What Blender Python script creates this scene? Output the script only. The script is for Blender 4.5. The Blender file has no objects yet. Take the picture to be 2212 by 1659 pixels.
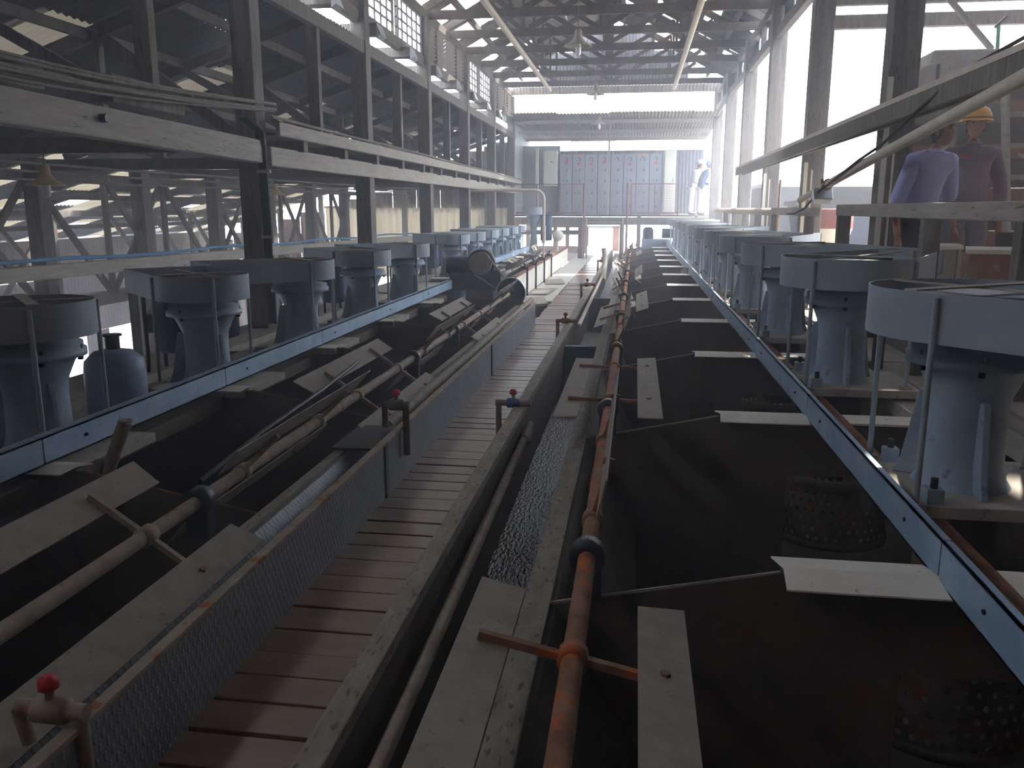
import bpy, bmesh, math, random
from mathutils import Vector, Matrix
random.seed(7)
S = bpy.context.scene
COL = S.collection
R = math.radians
# ------------------------------------------------------------------ camera
cam_data = bpy.data.cameras.new('camera'); cam = bpy.data.objects.new('camera', cam_data); COL.objects.link(cam)
F_PX = 1812.0
cam_data.sensor_fit = 'HORIZONTAL'; cam_data.sensor_width = 36.0; cam_data.lens = 36.0 * F_PX / 2212.0
cam_data.clip_start = 0.05; cam_data.clip_end = 300
PITCH = math.atan(379 / F_PX); YAW = math.atan(269 / math.hypot(F_PX, 379))
cam.location = (0, 0, 1.6); cam.rotation_euler = (math.pi / 2 - PITCH, 0, YAW)
S.camera = cam
# ------------------------------------------------------------------ sky, sun, exposure
W = bpy.data.worlds.new('sky'); S.world = W; W.use_nodes = True
bg = W.node_tree.nodes['Background']; bg.inputs[0].default_value = (0.80, 0.87, 1.0, 1); bg.inputs[1].default_value = 11.0
sun_d = bpy.data.lights.new('sun', 'SUN'); sun_d.energy = 22.0; sun_d.angle = R(2.0); sun_d.color = (1.0, 0.93, 0.84)
sun = bpy.data.objects.new('sun', sun_d); COL.objects.link(sun)
sun.rotation_euler = Vector((0.30, 0.74, 0.85)).to_track_quat('Z', 'Y').to_euler()   # high, from beyond the far right end
S.view_settings.view_transform = 'Standard'; S.view_settings.look = 'None'
S.view_settings.gamma = 1; S.view_settings.use_curve_mapping = False
S.view_settings.exposure = 0.1

# ------------------------------------------------------------------ materials
def lin(h):
    o = []
    for i in (0, 2, 4):
        c = int(h[i:i+2], 16) / 255
        o.append(c / 12.92 if c <= 0.04045 else ((c + 0.055) / 1.055) ** 2.4)
    return (*o, 1)
def mat(name, c1, c2=None, scale=6, rough=0.8, metal=0.0, bump=0.0, stretch=(1, 1, 1), lo=0.35, hi=0.65, c3=None, s3=25, t3=0.62, spec=0.3):
    m = bpy.data.materials.new(name); m.use_nodes = True
    N = m.node_tree.nodes; L = m.node_tree.links; b = N['Principled BSDF']
    b.inputs['Roughness'].default_value = rough; b.inputs['Metallic'].default_value = metal
    b.inputs['Specular IOR Level'].default_value = spec
    b.inputs['Base Color'].default_value = lin(c1)
    if c2 is None: return m
    tc = N.new('ShaderNodeTexCoord'); mp = N.new('ShaderNodeMapping'); mp.inputs['Scale'].default_value = stretch
    L.new(tc.outputs['Object'], mp.inputs[0])
    n = N.new('ShaderNodeTexNoise'); n.inputs['Scale'].default_value = scale; n.inputs['Detail'].default_value = 8; n.inputs['Roughness'].default_value = 0.65
    L.new(mp.outputs[0], n.inputs['Vector'])
    r = N.new('ShaderNodeValToRGB'); r.color_ramp.elements[0].position = lo; r.color_ramp.elements[1].position = hi
    r.color_ramp.elements[0].color = lin(c1); r.color_ramp.elements[1].color = lin(c2)
    L.new(n.outputs['Fac'], r.inputs[0]); out = r.outputs[0]
    if c3:
        n3 = N.new('ShaderNodeTexNoise'); n3.inputs['Scale'].default_value = s3; n3.inputs['Detail'].default_value = 5
        L.new(mp.outputs[0], n3.inputs['Vector'])
        r3 = N.new('ShaderNodeValToRGB'); r3.color_ramp.elements[0].position = t3; r3.color_ramp.elements[1].position = t3 + 0.06
        L.new(n3.outputs['Fac'], r3.inputs[0])
        mx = N.new('ShaderNodeMixRGB'); mx.inputs[2].default_value = lin(c3)
        L.new(r3.outputs[0], mx.inputs[0]); L.new(out, mx.inputs[1]); out = mx.outputs[0]
    L.new(out, b.inputs['Base Color'])
    if bump:
        bp = N.new('ShaderNodeBump'); bp.inputs['Strength'].default_value = bump; bp.inputs['Distance'].default_value = 0.01
        L.new(n.outputs['Fac'], bp.inputs['Height']); L.new(bp.outputs[0], b.inputs['Normal'])
    return m
M = dict(
    blue=mat('blue_grey_paint', '7a8a9c', '909fae', 5, 0.55, 0.0, 0.15, c3='5e6f80', s3=14, t3=0.66, spec=0.4),
    chan=mat('galvanised_channel', '8098b2', '9cb0c4', 4, 0.5, 0.15, 0.1, c3='5d7183', s3=18, t3=0.68, spec=0.4),
    guard=mat('guard_grey_paint', '85909a', '959fa7', 3, 0.6, 0.0, 0.05, spec=0.3),
    dust=mat('dusty_plate', '958e85', 'aaa298', 7, 0.9, 0, 0.2, c3='7b7068', s3=20, t3=0.64),
    white=mat('white_angle', 'cfc8ba', 'ded8cc', 6, 0.8, 0, 0.1, c3='9a9183', s3=30, t3=0.66),
    rust=mat('rusty_pipe', '6e4a33', '8a6a55', 9, 0.85, 0.1, 0.5, c3='a7572c', s3=16, t3=0.55),
    pipe=mat('dusty_pipe', '7d7064', '9a8b7c', 8, 0.8, 0, 0.4, c3='8a5636', s3=14, t3=0.6),
    pale=mat('pale_pipe', 'b9ada0', 'c9beb0', 8, 0.8, 0, 0.2),
    paddle=mat('paddle_plate', '80776e', '91877c', 12, 0.85, 0, 0.2, c3='6c5f52', s3=30, t3=0.66),
    tank=mat('dark_tank', '443c35', '564b42', 4, 0.7, 0, 0.5, c3='5a3d2e', s3=7, t3=0.6),
    tankin=mat('slurry_stained_steel', '39332d', '50463d', 3, 0.75, 0, 0.6, (1, 1, 1.6), c3='4e3021', s3=5, t3=0.62),
    basket=mat('perforated_basket', '4a4036', '62564a', 9, 0.8, 0.1, 0.4, c3='6d3f25', s3=9, t3=0.6),
    plank=mat('walkway_plank', '70543f', '84664f', 5, 0.30, 0, 0.2, (0.6, 3, 1), c3='5a4436', s3=8, t3=0.66, spec=0.5),
    tread=None,
    timber=mat('grey_timber', '5a544d', '78716a', 4, 0.85, 0, 0.5, (5, 5, 0.6), c3='453f39', s3=9, t3=0.62),
    timberl=mat('pale_timber', '8b847a', 'a39b90', 4, 0.85, 0, 0.4, (5, 0.6, 5), c3='6a6054', s3=10, t3=0.64),
    beam=mat('roof_timber', '4b443e', '665e56', 4, 0.85, 0, 0.3, (1.5, 1.5, 1.5)),
    edge=mat('weathered_rail', '7a7267', '938b7e', 7, 0.9, 0, 0.5, (3, 1, 3), c3='5f574c', s3=20, t3=0.6),
    roof=mat('roof_sheet', '827a72', '9a9188', 2, 0.7, 0.2, 0.1, c3='4f4038', s3=5, t3=0.6),
    roofd=mat('roof_sheet_weathered', '54555a', '6a696c', 2, 0.75, 0.2, 0.1, c3='6a4c3a', s3=4, t3=0.62),
    wall=mat('corrugated_wall', '7b736b', '938a80', 2, 0.7, 0.1, 0.1, c3='7a5a48', s3=4, t3=0.62),
    wallb=mat('rusty_corrugated_wall', '7a5a48', '93796a', 2, 0.75, 0.1, 0.1, c3='5a3f33', s3=3, t3=0.6),
    walll=mat('pale_corrugated_wall', 'b5ac9e', 'c6bdb0', 2, 0.7, 0.05, 0.1, c3='8f8272', s3=5, t3=0.66),
    dark=mat('dark_painted_steel', '23282f', '30353c', 5, 0.5, 0.2, 0.1),
    motor=mat('dark_blue_motor', '1d2c44', '263852', 5, 0.5, 0.1, 0.1),
    lightmotor=mat('grey_blue_motor', '6b7c92', '7d8ea3', 4, 0.5, 0, 0.05),
    cable=mat('black_cable', '1b1b1d'), hose=mat('blue_hose', '5c86a8'),
    cabledust=mat('dusty_cable', '6c665e', '857e74', 12, 0.9),
    red=mat('red_handle', 'b0202c', rough=0.5), tapblue=mat('blue_tap_body', '41678f', rough=0.5),
    lamp=mat('enamel_shade', '9b958a', 'aaa498', 5, 0.5), lampy=mat('yellowed_shade', 'b8a468', 'c6b488', 5, 0.5),
    bulb=mat('glass_bulb', 'd8d8d8', rough=0.15, spec=0.6),
    cab=mat('cabinet_grey', '8f959f', '9aa0a9', 2, 0.6), cabw=mat('cabinet_cream', 'c9c6bb', 'd2cfc4', 2, 0.6),
    cabg=mat('cabinet_grey_panel', 'a0a6a5', 'acb1b0', 2, 0.6), knob=mat('dark_knob', '2b3342', rough=0.4),
    lens=mat('chrome_button', 'dfe4ee', rough=0.2, metal=0.6), sticker=mat('red_sticker', 'c05050', rough=0.7),
    orange=mat('orange_label', 'c98f68', rough=0.7), sw=mat('white_label', 'dadada', rough=0.7),
    maroon=mat('maroon_rail_paint', '74484c', '805458', 5, 0.6), concrete=mat('pale_concrete', 'b0aca4', 'c2beb6', 1.5, 0.9),
    skin=mat('skin', '9a6a52', 'a5745b', 8, 0.6), hair=mat('dark_hair', '16120f', '221b17', 20, 0.7),
    lilac=mat('lilac_shirt', 'a6a6da', 'b2b2e4', 3, 0.85), brown=mat('mauve_brown_shirt', '7a6472', '87707e', 3, 0.85),
    trouser=mat('dark_trousers', '2a2a34', '34343e', 3, 0.85), trouserg=mat('grey_trousers', '6b6570', '77717b', 3, 0.85), helmet=mat('yellow_helmet', 'd9982a', rough=0.4),
    helmetw=mat('white_helmet', 'cfd6e6', rough=0.4), helmetb=mat('blue_helmet', '5f8fc8', rough=0.4), navy=mat('navy_shirt', '27406a', rough=0.8),
    whites=mat('white_cloth', 'd8d4e2', rough=0.8), green=mat('green_pipe_paint', '4f8f6a', rough=0.6), brick=mat('red_brown_chute', '7a4a3a', '8f6a58', 4, 0.8, 0, 0.3, c3='a39a90', s3=9, t3=0.6),
    steel=mat('bright_steel', 'b8bdc4', rough=0.35, metal=0.6), ground=mat('ground_earth', '8c8a86', 'a09e9a', 1.5, 0.95), lowfloor=mat('lower_floor_concrete', '6b645a', '7f776b', 1.2, 0.95),
    tank_red=mat('red_lead_paint', '8b4038', '9c5148', 4, 0.7), cream=mat('cream_paint', 'd9d4c2', 'e2ddcc', 4, 0.6), rubber=mat('black_rubber', '151515', rough=0.6),
)
def translucent(f=0.28):
    m = bpy.data.materials.new('translucent_sheet'); m.use_nodes = True
    N = m.node_tree.nodes; L = m.node_tree.links; b = N['Principled BSDF']
    b.inputs['Base Color'].default_value = lin('d4cab8'); b.inputs['Roughness'].default_value = 0.8
    t = N.new('ShaderNodeBsdfTranslucent'); t.inputs[0].default_value = lin('dccfb8')
    mx = N.new('ShaderNodeMixShader'); mx.inputs[0].default_value = f
    L.new(b.outputs[0], mx.inputs[1]); L.new(t.outputs[0], mx.inputs[2]); L.new(mx.outputs[0], N['Material Output'].inputs[0]); return m
M['trans'] = translucent(); M['transd'] = translucent(0.02); M['transm'] = translucent(0.06); M['transw'] = translucent(0.07)
def water():
    m = bpy.data.materials.new('dark_slurry_water'); m.use_nodes = True
    N = m.node_tree.nodes; L = m.node_tree.links; b = N['Principled BSDF']
    b.inputs['Base Color'].default_value = lin('1c1a1e'); b.inputs['IOR'].default_value = 2.2; b.inputs['Roughness'].default_value = 0.02; b.inputs['Specular IOR Level'].default_value = 0.6
    tc = N.new('ShaderNodeTexCoord'); mp = N.new('ShaderNodeMapping'); mp.inputs['Scale'].default_value = (2.2, 1, 1)
    n = N.new('ShaderNodeTexNoise'); n.inputs['Scale'].default_value = 26; n.inputs['Detail'].default_value = 4
    bp = N.new('ShaderNodeBump'); bp.inputs['Strength'].default_value = 0.9; bp.inputs['Distance'].default_value = 0.016
    L.new(tc.outputs['Object'], mp.inputs[0]); L.new(mp.outputs[0], n.inputs[0]); L.new(n.outputs['Fac'], bp.inputs['Height']); L.new(bp.outputs[0], b.inputs['Normal']); return m
M['water'] = water()
def glass():
    m = bpy.data.materials.new('frosted_pane'); m.use_nodes = True
    N = m.node_tree.nodes; L = m.node_tree.links
    t = N.new('ShaderNodeBsdfTranslucent'); t.inputs[0].default_value = (0.9, 0.93, 1, 1)
    g = N.new('ShaderNodeBsdfTransparent'); mx = N.new('ShaderNodeMixShader'); mx.inputs[0].default_value = 0.6
    L.new(t.outputs[0], mx.inputs[1]); L.new(g.outputs[0], mx.inputs[2]); L.new(mx.outputs[0], N['Material Output'].inputs[0]); return m
M['pane'] = glass()
def tread():
    m = mat('diamond_tread_plate', '66696e', '7a7d82', 4, 0.55, 0.25, 0, c3='6b5443', s3=8, t3=0.66, spec=0.5)
    N = m.node_tree.nodes; L = m.node_tree.links; b = N['Principled BSDF']
    tc = N.new('ShaderNodeTexCoord'); hs = []
    for sgn in (1, -1):
        mp = N.new('ShaderNodeMapping'); mp.inputs['Rotation'].default_value = (R(45 * sgn), 0, 0); mp.inputs['Scale'].default_value = (0, 42, 20)
        v = N.new('ShaderNodeTexVoronoi'); v.inputs['Scale'].default_value = 1; v.inputs['Randomness'].default_value = 0
        L.new(tc.outputs['Object'], mp.inputs[0]); L.new(mp.outputs[0], v.inputs[0])
        mr = N.new('ShaderNodeMapRange'); mr.inputs[1].default_value = 0.20; mr.inputs[2].default_value = 0.32; mr.inputs[3].default_value = 1; mr.inputs[4].default_value = 0
        L.new(v.outputs['Distance'], mr.inputs[0]); hs.append(mr)
    mx = N.new('ShaderNodeMath'); mx.operation = 'MAXIMUM'; L.new(hs[0].outputs[0], mx.inputs[0]); L.new(hs[1].outputs[0], mx.inputs[1])
    bp = N.new('ShaderNodeBump'); bp.inputs['Strength'].default_value = 0.8; bp.inputs['Distance'].default_value = 0.004
    L.new(mx.outputs[0], bp.inputs['Height']); L.new(bp.outputs[0], b.inputs['Normal']); return m
M['tread'] = tread()

# ------------------------------------------------------------------ mesh building
class MB:
    def __init__(s): s.v = []; s.f = []; s.sm = []
    def add(s, vs, fs, smooth=False):
        n = len(s.v); s.v += [tuple(v) for v in vs]; s.f += [[i + n for i in f] for f in fs]; s.sm += [smooth] * len(fs); return s
    def box(s, x0, x1, y0, y1, z0, z1):
        v = [(x, y, z) for x in (x0, x1) for y in (y0, y1) for z in (z0, z1)]
        return s.add(v, [(0, 1, 3, 2), (4, 6, 7, 5), (0, 4, 5, 1), (2, 3, 7, 6), (0, 2, 6, 4), (1, 5, 7, 3)])
    def beam(s, p, q, w, h, up=(0, 0, 1)):
        p = Vector(p); q = Vector(q); d = (q - p).normalized(); up = Vector(up)
        sd = d.cross(up)
        if sd.length < 1e-3: sd = d.cross(Vector((0, 1, 0)))
        sd.normalize(); u = sd.cross(d).normalized(); sd *= w / 2; u *= h / 2
        v = [a + b * sd + c * u for a in (p, q) for b in (-1, 1) for c in (-1, 1)]
        return s.add(v, [(0, 1, 3, 2), (4, 6, 7, 5), (0, 4, 5, 1), (2, 3, 7, 6), (0, 2, 6, 4), (1, 5, 7, 3)])
    def tube(s, p, q, r, r2=None, n=14, cap=True, smooth=True):
        p = Vector(p); q = Vector(q); r2 = r if r2 is None else r2; d = (q - p).normalized()
        a = d.orthogonal().normalized(); b = d.cross(a)
        v = []
        for c, rr in ((p, r), (q, r2)):
            for i in range(n):
                t = 2 * math.pi * i / n; v.append(c + (a * math.cos(t) + b * math.sin(t)) * rr)
        s.add(v, [(i, (i + 1) % n, n + (i + 1) % n, n + i) for i in range(n)], smooth)
        if cap: s.add(v, [tuple(reversed(range(n))), tuple(range(n, 2 * n))])
        return s
    def path(s, pts, r, n=8):
        pts = [Vector(p) for p in pts]
        rings = []; a = None
        for i, p in enumerate(pts):
            d = (pts[min(i + 1, len(pts) - 1)] - pts[max(i - 1, 0)]).normalized()
            a = d.orthogonal().normalized() if a is None else (a - d * a.dot(d)).normalized()
            b = d.cross(a); rings.append([p + (a * math.cos(2 * math.pi * k / n) + b * math.sin(2 * math.pi * k / n)) * r for k in range(n)])
        v = [x for rg in rings for x in rg]; f = []
        for i in range(len(pts) - 1):
            for k in range(n): f.append((i * n + k, i * n + (k + 1) % n, (i + 1) * n + (k + 1) % n, (i + 1) * n + k))
        s.add(v, f, True); s.add(v, [tuple(reversed(range(n))), tuple(range(len(v) - n, len(v)))]); return s
    def lathe(s, prof, c=(0, 0, 0), n=28, axis='z', cap=True, M4=None):
        v = []
        for r, h in prof:
            for i in range(n):
                t = 2 * math.pi * i / n; p = Vector((r * math.cos(t), r * math.sin(t), h))
                if axis == 'y': p = Vector((p.x, p.z, p.y))
                if axis == 'x': p = Vector((p.z, p.x, p.y))
                if M4: p = M4 @ p
                v.append(p + Vector(c))
        m = len(prof)
        s.add(v, [(j * n + i, j * n + (i + 1) % n, (j + 1) * n + (i + 1) % n, (j + 1) * n + i) for j in range(m - 1) for i in range(n)], True)
        if cap: s.add(v, [tuple(reversed(range(n))), tuple(range((m - 1) * n, m * n))])
        return s
    def prism(s, poly, z0, z1):
        n = len(poly); v = [(x, y, z0) for x, y in poly] + [(x, y, z1) for x, y in poly]
        return s.add(v, [tuple(reversed(range(n))), tuple(range(n, 2 * n))] + [(i, (i + 1) % n, n + (i + 1) % n, n + i) for i in range(n)])
    def extr(s, poly, d):      # closed 3d polygon extruded by vector d
        n = len(poly); d = Vector(d); v = [Vector(p) for p in poly] + [Vector(p) + d for p in poly]
        return s.add(v, [tuple(reversed(range(n))), tuple(range(n, 2 * n))] + [(i, (i + 1) % n, n + (i + 1) % n, n + i) for i in range(n)])
    def ell(s, c, rx, ry, rz, nu=14, nv=9):
        v = []; f = []
        for j in range(nv + 1):
            a = math.pi * j / nv
            for i in range(nu):
                t = 2 * math.pi * i / nu
                v.append((c[0] + rx * math.sin(a) * math.cos(t), c[1] + ry * math.sin(a) * math.sin(t), c[2] + rz * math.cos(a)))
        for j in range(nv):
            for i in range(nu): f.append((j * nu + i, (j + 1) * nu + i, (j + 1) * nu + (i + 1) % nu, j * nu + (i + 1) % nu))
        return s.add(v, f, True)
    def build(s, name, m, parent=None, loc=None, bevel=0, label=None):
        me = bpy.data.meshes.new(name); me.from_pydata(s.v, [], s.f); me.validate()
        bm = bmesh.new(); bm.from_mesh(me); bmesh.ops.remove_doubles(bm, verts=bm.verts, dist=1e-5) if not any(s.sm) else None
        bmesh.ops.recalc_face_normals(bm, faces=bm.faces); bm.to_mesh(me); bm.free()
        if any(s.sm) and len(me.polygons) == len(s.sm):
            for p, q in zip(me.polygons, s.sm): p.use_smooth = q
        me.materials.append(M[m] if isinstance(m, str) else m)
        o = bpy.data.objects.new(name, me); COL.objects.link(o)
        if parent: o.parent = parent
        if loc is not None: o.location = loc
        if bevel:
            b = o.modifiers.new('bevel', 'BEVEL'); b.width = bevel; b.segments = 2; b.limit_method = 'ANGLE'
        if label: o['label'] = label
        return o
def tag(o, label, cat, group=None, kind=None):
    o['label'] = label; o['category'] = cat
    if group: o['group'] = group
    if kind: o['kind'] = kind
    return o
def struct(o): o['kind'] = 'structure'; return o
def empty(name, loc=(0, 0, 0), rz=0):
    o = bpy.data.objects.new(name, None); COL.objects.link(o); o.location = loc; o.rotation_euler = (0, 0, rz); o.empty_display_size = 0.1; return o
def dup(root, loc=None, rz=None):
    def cp(o, par):
        c = o.copy(); COL.objects.link(c); c.parent = par
        for ch in list(kids.get(o.name, ())): cp(ch, c)
        return c
    kids = {}
    for o in bpy.data.objects:
        if o.parent: kids.setdefault(o.parent.name, []).append(o)
    r = cp(root, None)
    if loc is not None: r.location = loc
    if rz is not None: r.rotation_euler = (0, 0, rz)
    return r
ORD = ['nearest', 'second', 'third', 'fourth', 'fifth', 'sixth', 'seventh', 'eighth', 'ninth', 'tenth', 'eleventh', 'twelfth', 'thirteenth', 'fourteenth', 'fifteenth', 'sixteenth']
def nth(i): return 'nearest to the camera' if i == 0 else ORD[i] + ' from the camera'

# ------------------------------------------------------------------ corrugated sheet strips
def corr(mb, o, u, w, L, Wd, pitch=0.12, amp=0.018, flip=1):
    """sheet with origin o, length L along unit u (flutes run along u), width Wd along unit w, waves stepping along w"""
    o = Vector(o); u = Vector(u).normalized(); w = Vector(w).normalized(); n = u.cross(w).normalized()
    k = max(2, int(Wd / pitch * 4)); v = []; f = []
    for i in range(k + 1):
        t = Wd * i / k; h = amp * math.sin(2 * math.pi * t / pitch)
        v += [o + w * t + n * h, o + w * t + n * h + u * L]
    for i in range(k): f.append((2 * i, 2 * i + 2, 2 * i + 3, 2 * i + 1))
    mb.add(v, f, True)

# ================================================================== SHELL
YN, YF = -3.0, 27.0
# walkway floor of cross planks
mb = MB(); y = -1.0; k = 0
while y < 31:
    wd = random.uniform(0.14, 0.185); dz = random.uniform(-0.006, 0.003)
    mb.box(-1.43 + random.uniform(-0.01, 0.02), -0.742, y, y + wd - random.choice([0.006, 0.008, 0.014]), -0.04 + dz, dz); y += wd
struct(mb.build('floor', 'plank', bevel=0.003))
mb = MB()
for x in (-1.3, -1.05, -0.82): mb.box(x - 0.05, x + 0.05, -1, 31, -0.2, -0.047)
struct(mb.build('trim_1', 'timber'))
# far floor beyond the walkway, lower floor left, platform floor right
struct(MB().box(-4.0, 2.2, 31, 44, -0.3, 0.0).build('floor', 'concrete'))
struct(MB().box(-2.02, -1.45, 14.8, 31, -0.1, -0.01).build('floor', 'concrete'))
struct(MB().box(-14.5, -4.2, YN, 31, -3.2, -3.0).build('floor', 'lowfloor'))
struct(MB().box(2.5, 9, YN, 27, 0.55, 0.70).build('floor', 'concrete'))
struct(MB().box(-60, 60, 27, 90, -3.6, -3.4).build('floor', 'ground'))
struct(MB().box(9, 60, -40, 90, 0.3, 0.5).build('floor', 'ground'))
# pit floor under the tanks
struct(MB().box(-4.2, 2.5, YN, 31, -1.6, -1.5).build('floor', 'lowfloor'))
# retaining faces beside the pit
struct(MB().box(2.3, 2.5, YN, 27, -1.5, 0.70).build('wall_right_low', 'timber'))
struct(MB().box(-4.3, -4.15, YN, 27, -3.0, 0.2).build('wall_left_low', 'timber'))
# unseen right and rear walls, added to keep light off the near end
mb = MB(); corr(mb, (9, YN, 0.5), (0, 0, 1), (0, 1, 0), 4.0, 15, 0.16, 0.022); struct(mb.build('wall_right_unseen', 'wallb'))
struct(MB().box(-14.5, 9, YN - 0.15, YN, -3.2, 7).build('wall_rear', 'wallb'))

# nave roof: sheets in rows, a few missing or translucent
def roof(name, x0, z0, x1, z1, ya, yb, rows, matn, holes, trans, skew=0.02, sheet=0.83, mattr='trans', hole=1.0):
    mb = MB(); mt = MB(); u = Vector((x1 - x0, 0, z1 - z0)); L = u.length; un = u.normalized(); n = un.cross(Vector((0, 1, 0)))
    ny = int((yb - ya) / sheet)
    for r in range(rows):
        for j in range(ny):
            tgt = mt if trans(r, j) else mb
            o = Vector((x0, ya + j * sheet, z0)) + un * (L * r / rows) - n * random.uniform(0.0, 0.02)
            uu = (un + Vector((0, random.uniform(-skew, skew), 0)) * 0.4)
            if holes(r, j):      # torn sheet: a strip is missing
                f = random.uniform(0.12, 0.3) * hole; f0 = random.uniform(0.15, 0.7); fw = random.uniform(0.45, 0.8)
                corr(tgt, o, uu, (0, 1, 0), L / rows * f0, sheet * 1.05)
                if f0 + f < 1: corr(tgt, o + un * (L / rows * (f0 + f)), uu, (0, 1, 0), L / rows * (1.06 - f0 - f), sheet * 1.05)
                corr(tgt, o + un * (L / rows * f0), uu, (0, 1, 0), L / rows * f, sheet * (1 - fw))
                continue
            corr(tgt, o, uu, (0, 1, 0), L / rows * 1.06, sheet * 1.05)
    a = struct(mb.build(name, matn))
    if mt.v: struct(mt.build(name, mattr))
RX, RZ, EZ = -0.8, 7.0, 5.35
def h_left(r, j): return (r, j) in {(0, 20), (0, 22), (0, 24), (1, 23), (0, 26), (0, 28), (1, 29), (0, 30), (1, 31), (2, 30), (0, 32)} 
roof('ceiling', -4.05, EZ - 0.09, RX, RZ, YN, 26.6, 4, 'roof', h_left, lambda r, j: r == 0 and j % 2 == 0 and j > 14)
def h_right(r, j): return (r, j) in {(0, 22), (0, 24), (1, 26), (0, 27), (1, 28), (2, 24), (1, 30), (0, 30), (0, 31), (2, 29), (3, 27), (3, 31), (2, 33)}
roof('ceiling', 2.6, EZ - 0.09, RX, RZ, YN, 26.6, 4, 'roofd', h_right, lambda r, j: (r in (1, 2) and j % 3 == 0 and j > 15))
# left lean-to roof, two pitches
SL = 0.335
def zl(x):
    x = abs(x); return 4.02 - SL * (x - 3.9) if x < 8.5 else 4.02 - SL * 4.6 - 0.28 * (x - 8.5)
random.seed(11)
HL = {(0, 15), (2, 20), (1, 26), (2, 28), (0, 31), (1, 31), (2, 31), (0, 33)}
roof('ceiling', -4.0, zl(-4.0), -8.5, zl(-8.5), YN, YF, 3, 'roofd', lambda r, j: (r, j) in HL, lambda r, j: r == 1 and j % 4 == 1 and j > 12, mattr='transd', hole=0.5)
HL2 = {(0, 18), (1, 22), (0, 25), (2, 19), (1, 28), (0, 29), (2, 30), (0, 32), (1, 33), (2, 25), (1, 16), (2, 34), (0, 34)}
roof('ceiling', -8.5, zl(-8.5), -14.3, zl(-14.3), YN, YF, 3, 'roofd', lambda r, j: (r, j) in HL2, lambda r, j: (r + j) % 3 == 0 and j > 11, mattr='transm')
# right lean-to roof over the near bays, slits between sheets
mb = MB()
for k in range(9):
    y0 = -3 + k * 1.72
    corr(mb, (2.3, y0, 4.95), (1, 0, -0.16), (0, 1, 0), 6.6, 1.58 if k > 4 else 1.76)
struct(mb.build('ceiling', 'roofd'))
# purlins of nave roof
i = 0
for side, xe in (('left', -3.9), ('right', 2.3)):
    for t in (0.12, 0.38, 0.64, 0.9):
        x = xe + (RX - xe) * t; z = EZ + (RZ - EZ) * t - 0.12
        o = MB().beam((x, YN, z), (x, 26.5, z), 0.07, 0.12).build('roof_purlin', 'beam')
        i += 1
        tag(o, '%s timber purlin under the %s slope of the central roof' % (['lowest', 'second lowest', 'third lowest', 'topmost'][[0.12, 0.38, 0.64, 0.9].index(t)], side), 'purlin')
# trusses over the nave
ty = [8.9 + 1.78 * k for k in range(10)]
for k, y in enumerate(ty):
    t = empty('roof_truss', (0, y, 5.0)); tag(t, 'timber truss spanning the central roof, ' + nth(k), 'truss', 'timber trusses over the central aisle')
    MB().beam((-3.95, 0, 0.06), (2.35, 0, 0.06), 0.07, 0.15).build('bottom_chord', 'beam', t)
    MB().beam((-3.95, 0, 0.18), (RX, 0, RZ - 5.15), 0.07, 0.13).build('rafter', 'beam', t)
    MB().beam((2.35, 0, 0.18), (RX, 0, RZ - 5.15), 0.07, 0.13).build('rafter', 'beam', t)
    MB().beam((RX, 0, 0.1), (RX, 0, RZ - 5.2), 0.07, 0.1, (0, 1, 0)).build('king_post', 'beam', t)
    for xa, xb in ((-0.8, -2.3), (-0.8, 0.75), (-2.35, -3.0), (0.8, 1.5)):
        tb = 1 - abs(xb - RX) / 3.1
        MB().beam((xa, 0.05, 0.1), (xb, 0.05, 0.15 + 1.55 * tb), 0.05, 0.09).build('web_strut', 'beam', t)
    for xb in (-2.35, 0.75):
        tb = 1 - abs(xb - RX) / 3.1
        MB().beam((xb, 0, 0.1), (xb, 0, 0.15 + 1.55 * tb), 0.05, 0.08, (0, 1, 0)).build('web_strut', 'beam', t)
# left post row
my = [4.75 + 3.65 * k for k in range(7)]
for k, y in enumerate([1.1, 4.15] + my[1:]):
    o = MB().box(-0.11, 0.11, -0.11, 0.11, -2.1, 4.94).build('timber_post', 'timber', loc=(-3.9, y, 0), bevel=0.01)
    tag(o, 'tall grey timber post of the left row, ' + nth(k) + (', wrapped in cables' if k == 2 else ''), 'post', 'main posts of the left row')
k2 = 0
for k in range(7):
    y = 2.93 + 3.65 * k
    o = MB().box(-0.07, 0.07, -0.05, 0.05, 2.45, 3.8).build('timber_stud', 'timber', loc=(-3.9, y, 0), bevel=0.006)
    tag(o, 'thin timber stud between main posts above the left catwalk, ' + nth(k), 'post', 'thin studs of the left row')
# beams of the left row
def named_beam(name, p, q, w, h, m, label, cat='beam', bevel=0.012):
    o = MB().beam(p, q, w, h).build(name, m, bevel=bevel); tag(o, label, cat); return o
named_beam('timber_beam', (-3.80, -1, 2.28), (-3.80, 8.29, 2.16), 0.14, 0.22, 'timberl', 'heavy pale near beam with a bolt, under the sagging cables at left')
mb = MB().tube((-3.73, 5.65, 2.22), (-3.68, 5.65, 2.22), 0.03, n=6); tag(mb.build('bolt_head', 'dark'), 'dark bolt head on the heavy pale near beam', 'bolt')
named_beam('timber_beam', (-3.80, 8.52, 2.13), (-3.80, 27, 2.16), 0.10, 0.20, 'timberl', 'long pale beam running back along the left posts under the catwalk')
named_beam('timber_plank', (-3.66, 8.5, 2.40), (-3.66, 27, 2.43), 0.05, 0.14, 'timberl', 'worn edge plank of the left catwalk', 'plank')
named_beam('timber_beam', (-3.86, -1, 3.80), (-3.86, 27, 3.80), 0.10, 0.17, 'timber', 'upper beam on the left posts below the bright slit')
named_beam('timber_beam', (-3.92, -1, 4.21), (-3.92, 27, 4.21), 0.10, 0.18, 'timber', 'sill beam under the clerestory windows at left')
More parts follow.
